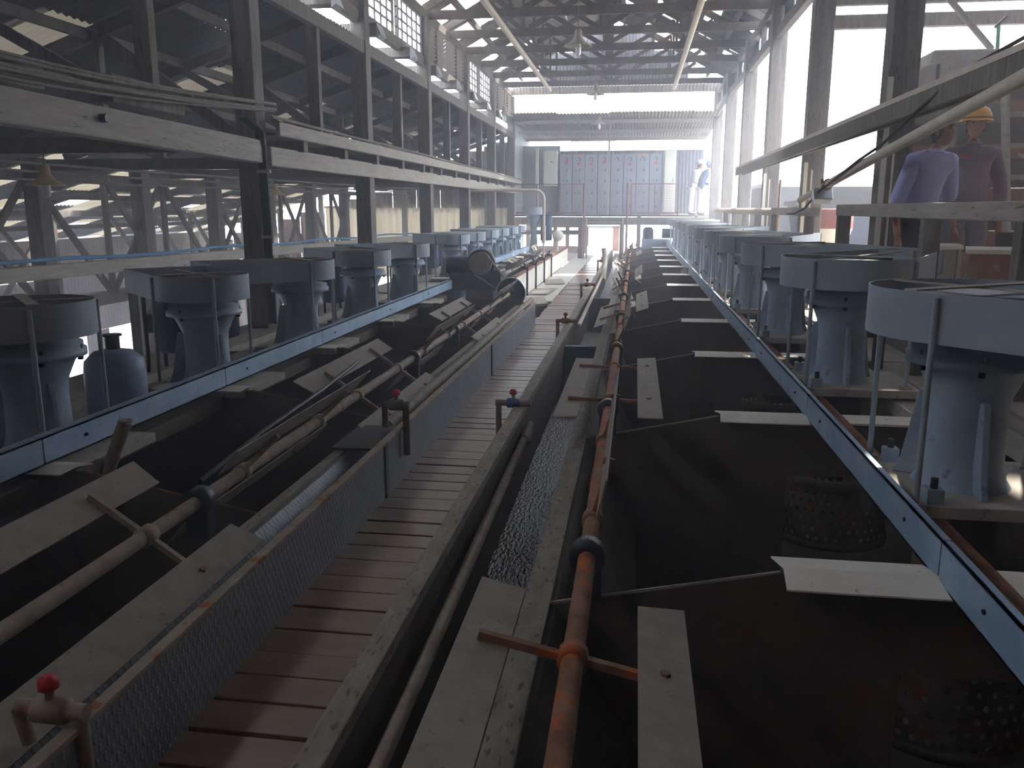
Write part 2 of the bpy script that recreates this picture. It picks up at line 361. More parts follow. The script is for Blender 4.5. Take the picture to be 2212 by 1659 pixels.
named_beam('timber_beam', (-3.92, -1, 5.03), (-3.92, 27, 5.03), 0.12, 0.16, 'timber', 'top plate above the clerestory windows at left')
# catwalk joists sticking out
for k in range(13):
    y = 9.3 + 1.35 * k
    o = MB().box(-4.6, -3.68, y - 0.06, y + 0.06, 2.22, 2.34).build('catwalk_joist', 'timber'); tag(o, 'dark joist end under the left catwalk, ' + nth(k), 'joist', 'joist ends of the left catwalk')
struct(MB().box(-5.1, -3.70, 8.6, 27, 2.345, 2.375).build('floor', 'timber'))
# rafter-end brackets under the sill, with bright slit between
for k in range(9):
    y = 8.4 + 1.82 * k
    o = MB().box(-4.3, -3.72, y + 0.2, y + 0.42, 4.02, 4.17).build('bracket_block', 'timber'); tag(o, 'dark bracket block in the bright slit, ' + nth(k), 'bracket', 'bracket blocks below the clerestory')
    MB().extr([(-3.72, y + 0.2, 4.17), (-3.66, y + 0.2, 4.02), (-3.72, y + 0.2, 3.98)], (0, 0.3, 0)).build('tin_flashing', 'steel', o)
# clerestory: windows and louvres
wn = 0; lv = 0
for k in range(-1, 13):
    ya = 4.75 + 1.825 * k + 0.12; yb = ya + 1.825 - 0.24
    if yb > 26.8: break
    if (k // 2) % 2 == 1:     # louvred bay
        mb = MB()
        for j in range(9):
            z = 4.32 + 0.075 * j; mb.add([(-3.86, ya, z + 0.07), (-3.86, yb, z + 0.07), (-3.97, yb, z), (-3.97, ya, z)], [(0, 1, 2, 3)])
        t = mb.build('louvre_vent', 'wall'); MB().box(-3.98, -3.86, (ya + yb) / 2 - 0.02, (ya + yb) / 2 + 0.02, 4.28, 4.97).build('mullion', 'timber', t)
        tag(t, 'grey louvred vent bay in the left clerestory, ' + nth(lv), 'louvre', 'louvred bays of the clerestory'); lv += 1
    else:
        wn += 1; mb = MB(); z0, z1 = 4.32, 4.93
        mb.box(-3.95, -3.89, ya, yb, z0 - 0.04, z0); mb.box(-3.95, -3.89, ya, yb, z1, z1 + 0.04); mb.box(-3.95, -3.89, ya, ya + 0.05, z0, z1); mb.box(-3.95, -3.89, yb - 0.05, yb, z0, z1)
        for c in range(1, 5): yy = ya + (yb - ya) * c / 5; mb.box(-3.94, -3.90, yy - 0.012, yy + 0.012, z0, z1)
        for c in (1, 2, 3): zz = z0 + (z1 - z0) * c / 4; mb.box(-3.94, -3.90, ya, yb, zz - 0.01, zz + 0.01)
        w = struct(mb.build('window_%d' % wn, 'timber'))
        struct(MB().box(-3.925, -3.92, ya + 0.02, yb - 0.02, z0, z1).build('window_pane', 'pane', w))
# right columns and head beam
for k, y in enumerate([8.4, 12.05, 15.7, 19.35, 23.0, 26.65]):
    o = MB().box(-0.13, 0.13, -0.12, 0.12, 0.4 if k < 6 else 0, 5.1).build('timber_column', 'timber', loc=(2.32, y, 0), bevel=0.012)
    tag(o, 'weathered timber column of the right row, ' + nth(k), 'column', 'columns of the right row')
    if k < 3:
        MB().box(-0.134, -0.085, -0.124, -0.12, 0.75, 2.75 if k == 0 else 2.2).build('peeling_paint', 'cream', o); MB().box(-0.04, -0.02, -0.124, -0.12, 0.75, 2.1).build('peeling_paint', 'cream', o)
named_beam('timber_beam', (2.3, 12.2, 4.5), (2.3, 27, 4.5), 0.12, 0.16, 'timber', 'head beam along the tops of the right columns')
named_beam('timber_beam', (2.3, -2.9, 5.02), (2.3, 27, 5.02), 0.12, 0.16, 'timber', 'top plate of the right columns under the roof')
for k, y in enumerate([8.4 + 1.825 * q for q in range(11)]):
    if k % 2: tag(MB().box(2.26, 2.34, y - 0.04, y + 0.04, 4.58, 4.95).build('timber_stud', 'timber'), 'short stud above the right head beam, ' + nth(k // 2), 'post', 'short studs over the right head beam')
# slatted sheet above the head beam with gaps
mb = MB(); yy = 12.3
while yy < 26.5:
    w = random.uniform(0.3, 0.9); mb.box(2.36, 2.38, yy, yy + w, 4.58, 5.3); yy += w + random.uniform(0.1, 0.45)
struct(mb.build('wall_right_upper', 'roofd'))
# cross beams of the right lean-to
named_beam('timber_beam', (2.4, 12.2, 3.98), (8.5, 12.2, 3.98), 0.12, 0.17, 'timber', 'cross beam of the right lean-to above the bright opening')
named_beam('timber_beam', (2.4, 12.0, 4.2), (8.5, 12.0, 4.2), 0.10, 0.12, 'timber', 'upper cross beam of the right lean-to above the bright opening')
named_beam('timber_beam', (2.4, 9.9, 4.05), (8.5, 9.9, 4.05), 0.10, 0.10, 'timber', 'nearer cross beam of the right lean-to roof')
named_beam('timber_brace', (3.75, 11.9, 4.2), (4.35, 11.9, 3.55), 0.06, 0.07, 'timber', 'short slanting brace hanging under the right lean-to beam', 'brace')

# ------------------------------------------------------------------ left aisle
random.seed(5)
for k, y in enumerate(my):
    t = empty('aisle_truss', (-4.0, y, 2.35)); tag(t, 'timber truss under the left lean-to roof, ' + nth(k), 'truss', 'trusses of the left lean-to')
    MB().beam((0, 0, -0.1), (-5.0, 0, -0.1), 0.08, 0.16).build('bottom_chord', 'beam', t)
    MB().beam((0, 0, 1.5), (-4.6, 0, zl(-8.6) - 2.46), 0.08, 0.13).build('rafter', 'beam', t)
    for xa, xb in ((-0.1, -1.5), (-1.55, -3.0)):
        MB().beam((xa, 0.03, 0.0), (xb, 0.03, zl(xb - 4.0) - 2.48), 0.06, 0.11).build('diagonal_web', 'timber', t)
    for xb in (-1.5, -3.0): MB().beam((xb, 0, 0), (xb, 0, zl(xb - 4) - 2.45), 0.06, 0.09, (0, 1, 0)).build('vertical_web', 'timber', t)
for k, y in enumerate([6.6 + 3.65 * q for q in range(6)]):
    t = empty('aisle_brace_frame', (-4.0, y, 2.35)); tag(t, 'slanting timber brace pair between the left trusses, ' + nth(k), 'brace', 'intermediate braces of the left lean-to')
    MB().beam((-0.1, 0.0, 0.1), (-1.75, 0.0, 1.0), 0.05, 0.09).build('diagonal_brace', 'timber', t)
    MB().beam((0, 0, 1.45), (-4.6, 0, zl(-8.6) - 2.46), 0.06, 0.11).build('rafter', 'beam', t)
for k, x in enumerate((-4.7, -5.6, -6.5, -7.4, -8.3, -9.4, -10.5, -11.6, -12.7)):
    o = MB().beam((x, YN, zl(x) - 0.11), (x, 27, zl(x) - 0.11), 0.06, 0.1).build('roof_purlin', 'beam'); tag(o, 'purlin under the left lean-to roof, %s from the nave' % (ORD[k] if k else 'first'), 'purlin', 'purlins of the left lean-to')
# middle row of posts and longitudinal truss at x=-8.5 and x=-6
for k in range(9):
    y = 6.0 + 2.6 * k
    o = MB().box(-0.12, 0.12, -0.12, 0.12, -3, 2.3).build('timber_post', 'timber', loc=(-8.5, y, 0), bevel=0.01); tag(o, 'dark timber post in the middle of the left aisle, ' + nth(k), 'post', 'middle posts of the left aisle')
for xr, ph, za, zb, nm in ((-8.62, 0.0, 0.15, 2.05, 'middle'), (-11.4, 0.7, -0.25, 1.5, 'outer')):
    t = empty('lattice_truss', (xr, 0, 0)); tag(t, 'long lattice truss of crossed timbers in the %s of the left aisle' % nm if nm == 'middle' else 'long lattice truss of crossed timbers near the outer left wall', 'truss')
    MB().beam((0, 4, za), (0, 26.4, za), 0.08, 0.2).build('bottom_chord', 'timber', t); MB().beam((0, 4, zb), (0, 26.4, zb), 0.08, 0.12).build('top_chord', 'timber', t)
    for q in range(13):
        ya = 4.2 + ph + 1.75 * q
        if ya + 1.75 > 26.4: break
        MB().beam((0.03, ya, zb), (0.03, ya + 1.75, za), 0.05, 0.1).build('diagonal_web', 'timber', t)
        if q % 2: MB().beam((-0.03, ya, za), (-0.03, ya + 1.75, zb), 0.05, 0.1).build('diagonal_web', 'timber', t)
        MB().beam((0, ya, za), (0, ya, zb), 0.07, 0.09, (0, 1, 0)).build('vertical_web', 'timber', t)
named_beam('timber_beam', (-6.6, 3, 0.95), (-6.6, 26.8, 0.72), 0.12, 0.16, 'timberl', 'low timber beam behind the left machines, carrying the blue hose')
for k, y in enumerate((4.2, 10.4, 16.6, 22.8)):
    o = MB().box(-6.67, -6.53, y - 0.07, y + 0.07, -3, 0.6).build('timber_post', 'timber'); tag(o, 'short post under the low hose beam, ' + nth(k), 'post', 'posts of the low hose beam')
    MB().beam((-6.6, y, -0.1), (-6.6, y + 1.0, 0.75), 0.08, 0.08).build('knee_brace', 'timber', o)
o = MB().path([(-6.55, 3 + q * 1.2, 1.07 - 0.01 * q + 0.02 * math.sin(q * 1.7)) for q in range(19)], 0.022).build('water_hose', 'hose'); tag(o, 'blue hose lying along the low timber beam at left', 'hose')
# outer wall of the left aisle: panels with openings
mb = MB(); op = MB()
def wall_x(mb, x, y0, y1, z0, z1, m=None): corr(mb, (x, y0, z0), (0, 0, 1), (0, 1, 0), z1 - z0, y1 - y0, 0.14, 0.02)
wall_x(mb, -14.2, YN, 27, 0.15, 0.85)
wall_x(mb, -14.2, YN, 27, -1.6, -0.1)
yy = YN
ops = [(9.0, 11.2), (13.0, 14.6), (15.3, 17.6), (18.2, 20.0), (21, 22.8), (23.4, 25.8)]
for a, b in ops + [(27, 27)]:
    if a > yy: wall_x(mb, -14.2, yy, a, -3.0, -1.6)
    yy = b
struct(mb.build('wall_left', 'wall'))
# end wall of the left aisle
random.seed(3)
mb = MB(); mbb = MB(); mbl = MB()
def wall_y(mb, y, x0, x1, z0, z1): corr(mb, (x0, y, z0), (0, 0, 1), (1, 0, 0), z1 - z0, x1 - x0, 0.22, 0.05)
for x0 in [q * 0.8 - 14.2 for q in range(5)]: wall_y(mbb, 27, x0, x0 + 0.8, 0.15 if x0 < -12.5 else -0.2, zl(x0) - 0.3)
for x0 in [-10.2 + q * 0.79 for q in range(8)]: wall_y(mb, 27.02, x0, min(x0 + 0.79, -3.95), 1.6, zl(x0) - (0.32 if q_ else 0.12) if (q_ := (x0 < -8.4)) or True else 0)
wall_y(mbl, 26.95, -10.1, -4.0, 0.35, 1.62); wall_y(mbl, 27.05, -10.1, -4.0, -0.6, 0.2)
struct(mbb.build('wall_back_left', 'wallb')); struct(mb.build('wall_back_left', 'wall')); struct(mbl.build('wall_back_left', 'transw'))
mb = MB()
for x0, x1 in ((-14.2, -12.6), (-11.6, -9.0), (-7.9, -7.0), (-6.2, -4.0)): wall_y(mb, 27, x0, x1, -3.0, -0.5)
wall_y(mb, 27, -14.2, -4.0, -3.0, -2.2)
struct(mb.build('wall_back_left', 'wall'))
for k, (x, z0, z1) in enumerate(((-10.2, -0.5, 2.0), (-7.4, -0.5, 2.6), (-4.7, -0.5, 3.5))):
    tag(MB().box(x - 0.08, x + 0.08, 26.78, 26.9, z0, z1).build('wall_post', 'timberl'), 'pale post against the corrugated end wall, %s from the left' % ('first', 'second', 'third')[k], 'post', 'pale posts of the end wall')
t = empty('wall_frame', (-11.8, 26.7, 0)); tag(t, 'timber frame with crossed braces in front of the rusty corrugated end wall', 'frame')
MB().beam((-1.9, 0, -0.2), (1.5, 0, -0.2), 0.06, 0.14).build('bottom_rail', 'timber', t)
MB().beam((-1.0, 0, 1.4), (1.5, 0, -0.1), 0.06, 0.12).build('diagonal_brace', 'timber', t)
MB().beam((-2.0, 0.05, 0.6), (-0.2, 0.05, -0.1), 0.06, 0.12).build('diagonal_brace', 'timber', t)
for x in (-1.1, 0.2): MB().beam((x, 0, -0.2), (x, 0, 1.6), 0.1, 0.1, (0, 1, 0)).build('upright', 'timber', t)

# ================================================================== FAR END
PY = 27.9
# annex roof, sloping down and away
mb = MB(); r_ = random.Random(2)
for j in range(8):
    corr(mb, (-4.0 + 0.79 * j, 25.4, 4.32 + r_.uniform(-0.02, 0.02)), (0, 1, -0.052), (1, 0, 0), 6.3, 0.82, 0.1, 0.018)
struct(mb.build('ceiling', 'wall'))
for k, (y, z) in enumerate(((26.6, 4.18), (28.6, 4.06), (30.4, 3.96))):
    tag(MB().beam((-4, y, z), (2.3, y, z), 0.08, 0.1).build('roof_purlin', 'timberl'), 'pale purlin under the low annex roof at the far end, ' + nth(k), 'purlin', 'annex roof purlins')
# gable sheet just above the bright band
mb = MB(); corr(mb, (-3.9, 26.55, 4.98), (0, 0, 1), (1, 0, 0), 0.22, 6.2, 0.1, 0.015); struct(mb.build('wall_back_gable', 'wall'))
mb = MB(); corr(mb, (-3.0, 26.65, 5.38), (0, 0, 1), (1, 0, 0), 0.8, 4.4, 0.1, 0.015); corr(mb, (-2.0, 26.65, 6.1), (0, 0, 1), (1, 0, 0), 0.6, 2.4, 0.1, 0.015); struct(mb.build('wall_back_gable', 'roofd'))
# platform
t = empty('platform', (-0.8, PY, 1.4)); tag(t, 'raised timber platform carrying the switchboards at the far end', 'platform')
MB().box(-3.2, 3.1, 0, 3.2, -0.06, 0.0).build('deck', 'timber', t); MB().box(-3.2, 3.1, -0.06, 0.04, -0.32, -0.07).build('edge_beam', 'timber', t)
MB().box(-3.2, -0.95, 0.3, 0.42, -0.65, -0.5).build('lower_beam', 'timber', t)
for x in (-3.1, -1.0, 0.35, 2.9): MB().box(x - 0.07, x + 0.07, 0, 0.14, -1.4, -0.3).build('leg', 'maroon', t)
for x in (-3.1, 0.9, 2.9): MB().box(x - 0.07, x + 0.07, 3.0, 3.14, -1.4, -0.06).build('leg', 'timber', t)
# windows under the platform
mb = MB(); mb.box(-4, -1.75, 31.2, 31.3, 0.92, 1.3); mb.box(-4, -1.75, 31.2, 31.3, 0, 0.25)
for x in (-4.0, -3.0, -2.55, -1.85): mb.box(x, x + 0.14, 31.2, 31.3, 0.25, 0.95)
struct(mb.build('wall_back_low', 'wallb'))
# wall behind the switchboards
mb = MB(); corr(mb, (-4.0, 31.5, 1.4), (0, 0, 1), (1, 0, 0), 2.25, 6.3, 0.12, 0.015); struct(mb.build('wall_back', 'roofd'))
mb = MB().extr([(-4.0, 26.75, 1.4), (-4.0, 31.5, 1.4), (-4.0, 31.5, 3.97), (-4.0, 26.75, 4.2)], (0.07, 0, 0)); struct(mb.build('wall_back_side', 'cabg'))
mb = MB().box(-4.0, -2.65, 29.7, 29.76, 1.4, 3.7); struct(mb.build('wall_back_panel', 'cabg'))
named_beam('timber_post', (-2.66 - 0.62, 28.3, 1.4), (-2.66 - 0.62, 28.3, 3.55), 0.1, 0.1, 'cabw', 'pale upright post at the left end of the switchboards', 'post')
# switchboard cabinets
def cabinet(i, x, y, w, h, mt, label, rows=True):
    t = empty('switchboard_cabinet', (x, y, 1.4)); tag(t, label, 'cabinet', 'grey switchboards on the platform' if rows else None)
    MB().box(0.005, w - 0.005, 0.02, 0.5, 0, h).build('body', mt, t, bevel=0.006)
    rr = random.Random(i * 7 + 1)
    if rows:
        zz = [0.05, 0.5, 0.95, 1.3, 1.65, h - 0.02]
        for a, b in zip(zz[:-1], zz[1:]):
            d = MB().box(0.02, w - 0.02, 0, 0.02, a + 0.008, b - 0.008).build('door', mt, t)
            MB().lathe([(0.022, 0), (0.022, 0.02)], (w * 0.3, -0.02, (a + b) / 2), 10, 'y').build('dial', 'lens' if rr.random() < 0.5 else 'knob', d)
            MB().box(w * 0.55, w * 0.64, -0.025, 0, (a + b) / 2 - 0.05, (a + b) / 2 + 0.04).build('switch_handle', 'knob', d)
        if i in (0, 1, 2, 3, 5, 7): MB().lathe([(0.055, 0), (0.055, 0.006)], (w * 0.5, -0.007, h - 0.28 - 0.03 * (i % 3)), 14, 'y').build('warning_sticker', 'sticker', t)
        MB().box(w * 0.4, w * 0.6, -0.004, 0.001, h - 0.14, h - 0.11).build('name_plate', 'knob', t)
        if i in (1, 6): MB().box(0.03, w - 0.03, -0.003, 0.001, h - 0.07, h - 0.02).build('orange_strip', 'orange', t)
    else:
        d = MB().box(0.03, w - 0.03, 0, 0.02, 0.05, h - 0.05).build('door', mt, t); MB().box(w * 0.8, w * 0.84, -0.02, 0, h * 0.5, h * 0.5 + 0.1).build('handle', 'knob', d)
for i in range(8): cabinet(i, -2.62 + 0.43 * i, 29.3, 0.42, 2.0, 'cab', 'grey switchboard cabinet with dials and handles, %s from the left' % ('first', 'second', 'third', 'fourth', 'fifth', 'sixth', 'seventh', 'last')[i])
cabinet(9, 0.86, 29.2, 0.4, 2.12, 'cabw', 'plain cream cabinet at the right end of the switchboards', False)
t = empty('wall_cabinet', (-3.15, 29.0, 2.35)); tag(t, 'cream wall cabinet left of the grey switchboards', 'cabinet')
MB().box(0, 0.45, 0.02, 0.65, 0, 1.15).build('body', 'cabw', t, bevel=0.005); d = MB().box(0.02, 0.43, 0, 0.02, 0.02, 0.95).build('door', 'cabw', t)
MB().box(0.15, 0.19, -0.01, 0, 0.74, 0.82).build('label_plate', 'sw', d); MB().box(0.25, 0.32, -0.01, 0, 0.77, 0.8).build('door_lock', 'knob', d)
# railings of the platform
def railing(x0, x1, label):
    t = empty('platform_railing', (x0, PY - 0.02, 1.4)); tag(t, label, 'railing'); L = x1 - x0
    MB().beam((0, 0, 0.97), (L, 0, 0.97), 0.035, 0.035).build('top_rail', 'maroon', t); MB().beam((0, 0, 0.06), (L, 0, 0.06), 0.035, 0.05).build('bottom_rail', 'maroon', t)
    n = max(1, round(L / 0.75))
    for i in range(n + 1): MB().beam((L * i / n, 0, 0), (L * i / n, 0, 0.97), 0.035, 0.035, (0, 1, 0)).build('post', 'maroon', t)
    mb = MB(); q = 0
    while q < L: mb.beam((q, 0, 0.08), (q, 0, 0.95), 0.004, 0.004, (0, 1, 0)); q += 0.05
    for z in range(12): mb.beam((0, 0, 0.1 + z * 0.07), (L, 0, 0.1 + z * 0.07), 0.004, 0.004)
    mb.build('mesh_panel', 'maroon', t)
railing(-4.0, -1.72, 'maroon mesh railing left of the platform steps'); railing(-0.18, 1.3, 'maroon mesh railing right of the platform steps')
for s, x in (('left', -1.68), ('right', -0.3)):
    t = empty('ladder_rail', (x, 27.75, 0)); tag(t, '%s maroon grab rail of the platform steps' % s, 'rail')
    MB().tube((0, 0, 0), (0, 0, 2.4), 0.035).build('upright', 'maroon', t)
    MB().box(-0.05, 0.03, 0.03, 0.08, 1.35, 1.5).build('switch_box', 'sw', t) if s == 'left' else None
t = empty('platform_steps', (-1.0, 27.4, 0)); tag(t, 'timber steps up to the platform between the grab rails', 'steps')
for k in range(2): MB().box(-0.6, 0.6, -0.05 + 0.2 * k, 0.2 + 0.2 * k, 1.0 + 0.14 * k, 1.04 + 0.14 * k).build('tread', 'timberl', t)
for x in (-0.6, 0.56): MB().extr([(x, -0.05, 0.94), (x, 0.35, 1.12), (x, 0.35, 1.3), (x, -0.05, 1.1)], (0.04, 0, 0)).build('stringer', 'timberl', t)
for x in (-0.58, 0.58): MB().beam((x, 0.35, 0), (x, 0.35, 1.14), 0.05, 0.05, (0, 1, 0)).build('support', 'timberl', t)
named_beam('hanging_pole', (-0.92, 26.0, 1.4), (-0.92, 26.0, 4.28), 0.05, 0.05, 'timberl', 'thin pale pole standing in front of the switchboards', 'pole', 0.004).location = (0, 1.95, 0)
named_beam('white_machine_post', (-0.75, 33, 0), (-0.75, 33, 0.95), 0.25, 0.25, 'brick', 'reddish pier in the bright doorway under the platform', 'pier')
# end machinery of the far left: tall conditioner
t = empty('tall_agitator', (-2.9, 24.3, 0.3)); tag(t, 'tall agitator drive standing at the far end of the left cells', 'machine')
MB().lathe([(0.33, 1.13), (0.33, 1.34)], n=24).build('belt_guard', 'guard', t)
MB().lathe([(0.17, 0), (0.12, 0.15), (0.09, 0.6), (0.11, 0.85), (0.2, 1.05), (0.2, 1.13)], n=20).build('pedestal', 'blue', t)
MB().lathe([(0.16, 0.4), (0.17, 0.45), (0.17, 1.1), (0.1, 1.13)], (0.36, 0, 0), 16).build('motor', 'motor', t)
MB().box(-0.4, 0.6, -0.4, 0.4, -1.0, 0.0).build('tank_body', 'tank', t)
MB().lathe([(0.02, -0.02), (0.16, 0), (0.16, 0.06), (0.02, 0.1)], (0.72, -0.3, 0.55), 20, 'y').build('round_cover', 'cream', t)
MB().box(0.70, 0.74, -0.35, -0.25, 0.0, 0.4).build('cover_bracket', 'cream', t)
# pale arch pipe
pts = [(-3.9, 20, 2.02), (-2.35, 20, 2.02)] + [(-2.35 + 0.2 * math.sin(a), 20, 1.82 + 0.2 * math.cos(a)) for a in (0.4, 0.8, 1.2, 1.57)] + [(-2.15, 20, 0.8)]
o = MB().path(pts, 0.035, 10).build('arch_pipe', 'pale'); tag(o, 'pale pipe bending down in an arch near the tall agitator', 'pipe')
MB().tube((-2.15, 20, 0.8), (-2.15, 20, 1.2), 0.05).build('pipe_sleeve', 'pale', o)
MB().tube((-2.15, 20, 0.2), (-2.15, 20, 0.82), 0.02).build('lower_pipe', 'pale', o)

# ================================================================== FLOTATION BANKS
def drive_head(loc, sx, dy, plate=0.5, gtop=1.3, gbot=1.115, mx=0.62, guard_r=0.41, near=True, endw=0.17, own_motor=False, floor_dz=0.0):
    """loc: pedestal foot; sx: +1 when the motor lies at +x; dy: offset of motor along y"""
    t = empty('agitator_drive', loc)
    h = gbot - 0.02 - plate
    MB().box(-0.31, 0.42, -0.33, 0.33, -0.05, 0.0).build('base_plate', 'dust', t, bevel=0.004)
    pr = [(0.185, 0.0), (0.165, 0.03), (0.150, 0.10), (0.146, h * 0.5), (0.152, h * 0.62), (0.19, h * 0.78), (0.21, h * 0.83)]
    MB().lathe(pr, n=32).build('pedestal', 'blue', t)
    for a in ((-1, 0.1), (1, 0.0)):
        mb = MB(); s = a[0]
    for ang in (-60, 60, 180):
        Mx = Matrix.Rotation(R(ang + (90 if sx > 0 else -90)), 3, 'Z')
        poly = [Mx @ Vector(p) for p in ((0.13, -0.014, 0.0), (0.26, -0.014, 0.0), (0.235, -0.014, 0.06), (0.185, -0.014, h * 0.62), (0.14, -0.014, h * 0.62))]
        MB().extr(poly, Mx @ Vector((0, 0.028, 0))).build('stiffening_rib', 'blue', t, bevel=0.004)
    f = MB().lathe([(0.215, h * 0.83), (0.25, h * 0.84), (0.25, h * 0.90), (0.235, h * 0.905), (0.235, h * 0.96), (0.15, h * 0.965), (0.15, h + 0.02)], n=32).build('bearing_flange', 'blue' if near else 'blue', t)
    for q in range(6):
        a = 2 * math.pi * (q + 0.3) / 6
        MB().tube((0.225 * math.cos(a), 0.225 * math.sin(a), h * 0.80), (0.225 * math.cos(a), 0.225 * math.sin(a), h * 0.94), 0.014, n=6).build('flange_bolt', 'dark', f)
    # belt guard: round big end, narrow squared end over the motor
    g0, g1 = gbot - plate, gtop - plate
    d = Vector((mx * sx, dy, 0)); D = d.length; e = d.normalized(); sd = Vector((-e.y, e.x, 0))
    outer = []
    be = math.acos(max(-1, min(1, (guard_r - endw) / D)))
    for q in range(57):
        a = be + (2 * math.pi - 2 * be) * q / 56
        outer.append(e * math.cos(a) * guard_r + sd * math.sin(a) * guard_r)
    outer.append(d + e * 0.13 - sd * endw); outer.append(d + e * 0.13 + sd * endw)
    mb = MB(); n = len(outer); inner = [p * 0.985 for p in outer]
    v = [(*p.xy, g0) for p in outer] + [(*p.xy, g1) for p in outer] + [(*p.xy, g1) for p in inner] + [(*p.xy, g0) for p in inner]
    fs = []
    for i in range(n):
        j = (i + 1) % n; fs += [(i, j, n + j, n + i), (n + i, n + j, 2 * n + j, 2 * n + i), (2 * n + i, 2 * n + j, 3 * n + j, 3 * n + i), (3 * n + i, 3 * n + j, j, i)]
    mb.add(v, fs); g = mb.build('belt_guard', 'guard', t)
    MB().beam((*(sd * (guard_r - .01)).xy, g1 + 0.004), (*(-sd * (guard_r - .01)).xy, g1 + 0.004), 0.055, 0.006).build('guard_strap', 'dust', g)
    MB().beam((*(e * -guard_r).xy, g1 - 0.004), (*(d * 0.8).xy, g1 - 0.004), 0.03, 0.006).build('guard_strap', 'dust', g)
    MB().lathe([(0.05, g1 - 0.03), (0.27, g1 - 0.03), (0.27, g1 - 0.055), (0.25, g1 - 0.065), (0.25, g0 + 0.03), (0.27, g0 + 0.02), (0.05, g0 + 0.01)], n=24).build('pulley', 'dark', t)
    MB().lathe([(0.07, g1 - 0.04), (0.07, g0 + 0.03)], tuple(d), n=16).build('motor_pulley', 'dark', t)
    mb = MB()
    for o_ in (0.26, -0.26): mb.beam((*(sd * o_).xy, g1 - 0.08), (*(d + sd * 0.07 * (1 if o_ > 0 else -1)).xy, g1 - 0.08), 0.012, 0.05)
    mb.build('drive_belt', 'rubber', t)
    for an in (-130, 130, -35 if dy > 0 else 35):
        rr_ = guard_r + 0.013; ax = rr_ * math.cos(R(an)) * sx; ay = rr_ * math.sin(R(an))
        MB().tube((ax, ay, 0.0), (ax, ay, g1 - 0.015), 0.0125, n=8).build('support_rod', 'guard', t)
        MB().box(ax - 0.03, ax + 0.03, ay - 0.03, ay + 0.03, -0.012, 0.012).build('rod_foot', 'dust', t)
    if own_motor:
        r = 0.155; c = (d.x, d.y); zb = g0 - 0.45
        mo = MB().lathe([(r * 0.5, zb - 0.02), (r * 0.95, zb), (r, zb + 0.05), (r, g0 - 0.08), (r * 0.8, g0 - 0.02)], (c[0], c[1], 0), 24).build('motor', 'motor', t)
        MB().box(c[0] - 0.2, c[0] - 0.14, c[1] - 0.05, c[1] + 0.05, g0 - 0.32, g0 - 0.18).build('terminal_box', 'dark', mo)
        for s_ in (-1, 1): MB().tube((c[0] - 0.17, c[1] + s_ * 0.12, floor_dz), (c[0] - 0.17, c[1] + s_ * 0.12, g0), 0.016, n=8).build('motor_support', 'dark', t)
    for (ax, ay) in ((-0.20, -0.29), (-0.2, 0.27)):
        b = MB().box(ax * sx - 0.03, ax * sx + 0.03, ay - 0.03, ay + 0.03, 0, 0.06).build('clamp_lug', 'blue', t)
        MB().tube((ax * sx, ay, 0.06), (ax * sx, ay, 0.10), 0.014, n=6).build('clamp_bolt', 'dark', b)
    return t
def under_parts(t, basket=True):
    MB().lathe([(0.15, -0.05), (0.15, -0.62)], n=24).build('standpipe', 'basket', t)
    MB().lathe([(0.15, -0.48), (0.22, -0.50), (0.22, -0.53), (0.15, -0.54)], n=24).build('standpipe_collar', 'rust', t)
    if basket:
        # perforated basket: a lattice cylinder with real holes
        mb = MB(); nr = 6; nc = 40; Rb = 0.36; z0 = -1.02; hz = 0.36
        for r in range(nr):
            for c in range(nc):
                a0 = 2 * math.pi * (c + 0.5 * (r % 2)) / nc; a1 = a0 + 2 * math.pi / nc; za = z0 + hz * r / nr; zb = za + hz / nr
                cs = [(a0, za), (a1, za), (a1, zb), (a0, zb)]; am = (a0 + a1) / 2; zm = (za + zb) / 2
                cs8 = []
                for i in range(4):
                    p, q = cs[i], cs[(i + 1) % 4]; cs8 += [p, ((p[0] + q[0]) / 2, (p[1] + q[1]) / 2)]
                inn = []
                for (a, z) in cs8:
                    dx = (a - am) * Rb; dz = z - zm; l = math.hypot(dx, dz); rr = 0.0155
                    inn.append((am + dx / l * rr / Rb, zm + dz / l * rr))
                P_ = lambda a, z, R_: (R_ * math.cos(a), R_ * math.sin(a), z)
                v = [P_(a, z, Rb) for a, z in cs8] + [P_(a, z, Rb) for a, z in inn] + [P_(a, z, Rb - 0.012) for a, z in inn]
                mb.add(v, [(i, (i + 1) % 8, 8 + (i + 1) % 8, 8 + i) for i in range(8)] + [(8 + i, 8 + (i + 1) % 8, 16 + (i + 1) % 8, 16 + i) for i in range(8)])
        b = mb.build('perforated_basket', 'basket', t)
        MB().lathe([(0.375, -0.66), (0.385, -0.65), (0.385, -0.60), (0.37, -0.59), (0.345, -0.60), (0.345, -0.66), (0.375, -0.66)], n=40, cap=False).build('rim_band', 'basket', b)
        MB().lathe([(0.36, -1.06), (0.375, -1.06), (0.375, -1.02), (0.36, -1.02)], n=40, cap=False).build('bottom_band', 'basket', b)
        for q in range(4):
            a = math.pi / 2 * q + 0.4
            MB().beam((0.14 * math.cos(a), 0.14 * math.sin(a), -0.66), (0.35 * math.cos(a), 0.35 * math.sin(a), -0.66), 0.012, 0.1).build('radial_vane', 'rust', b)
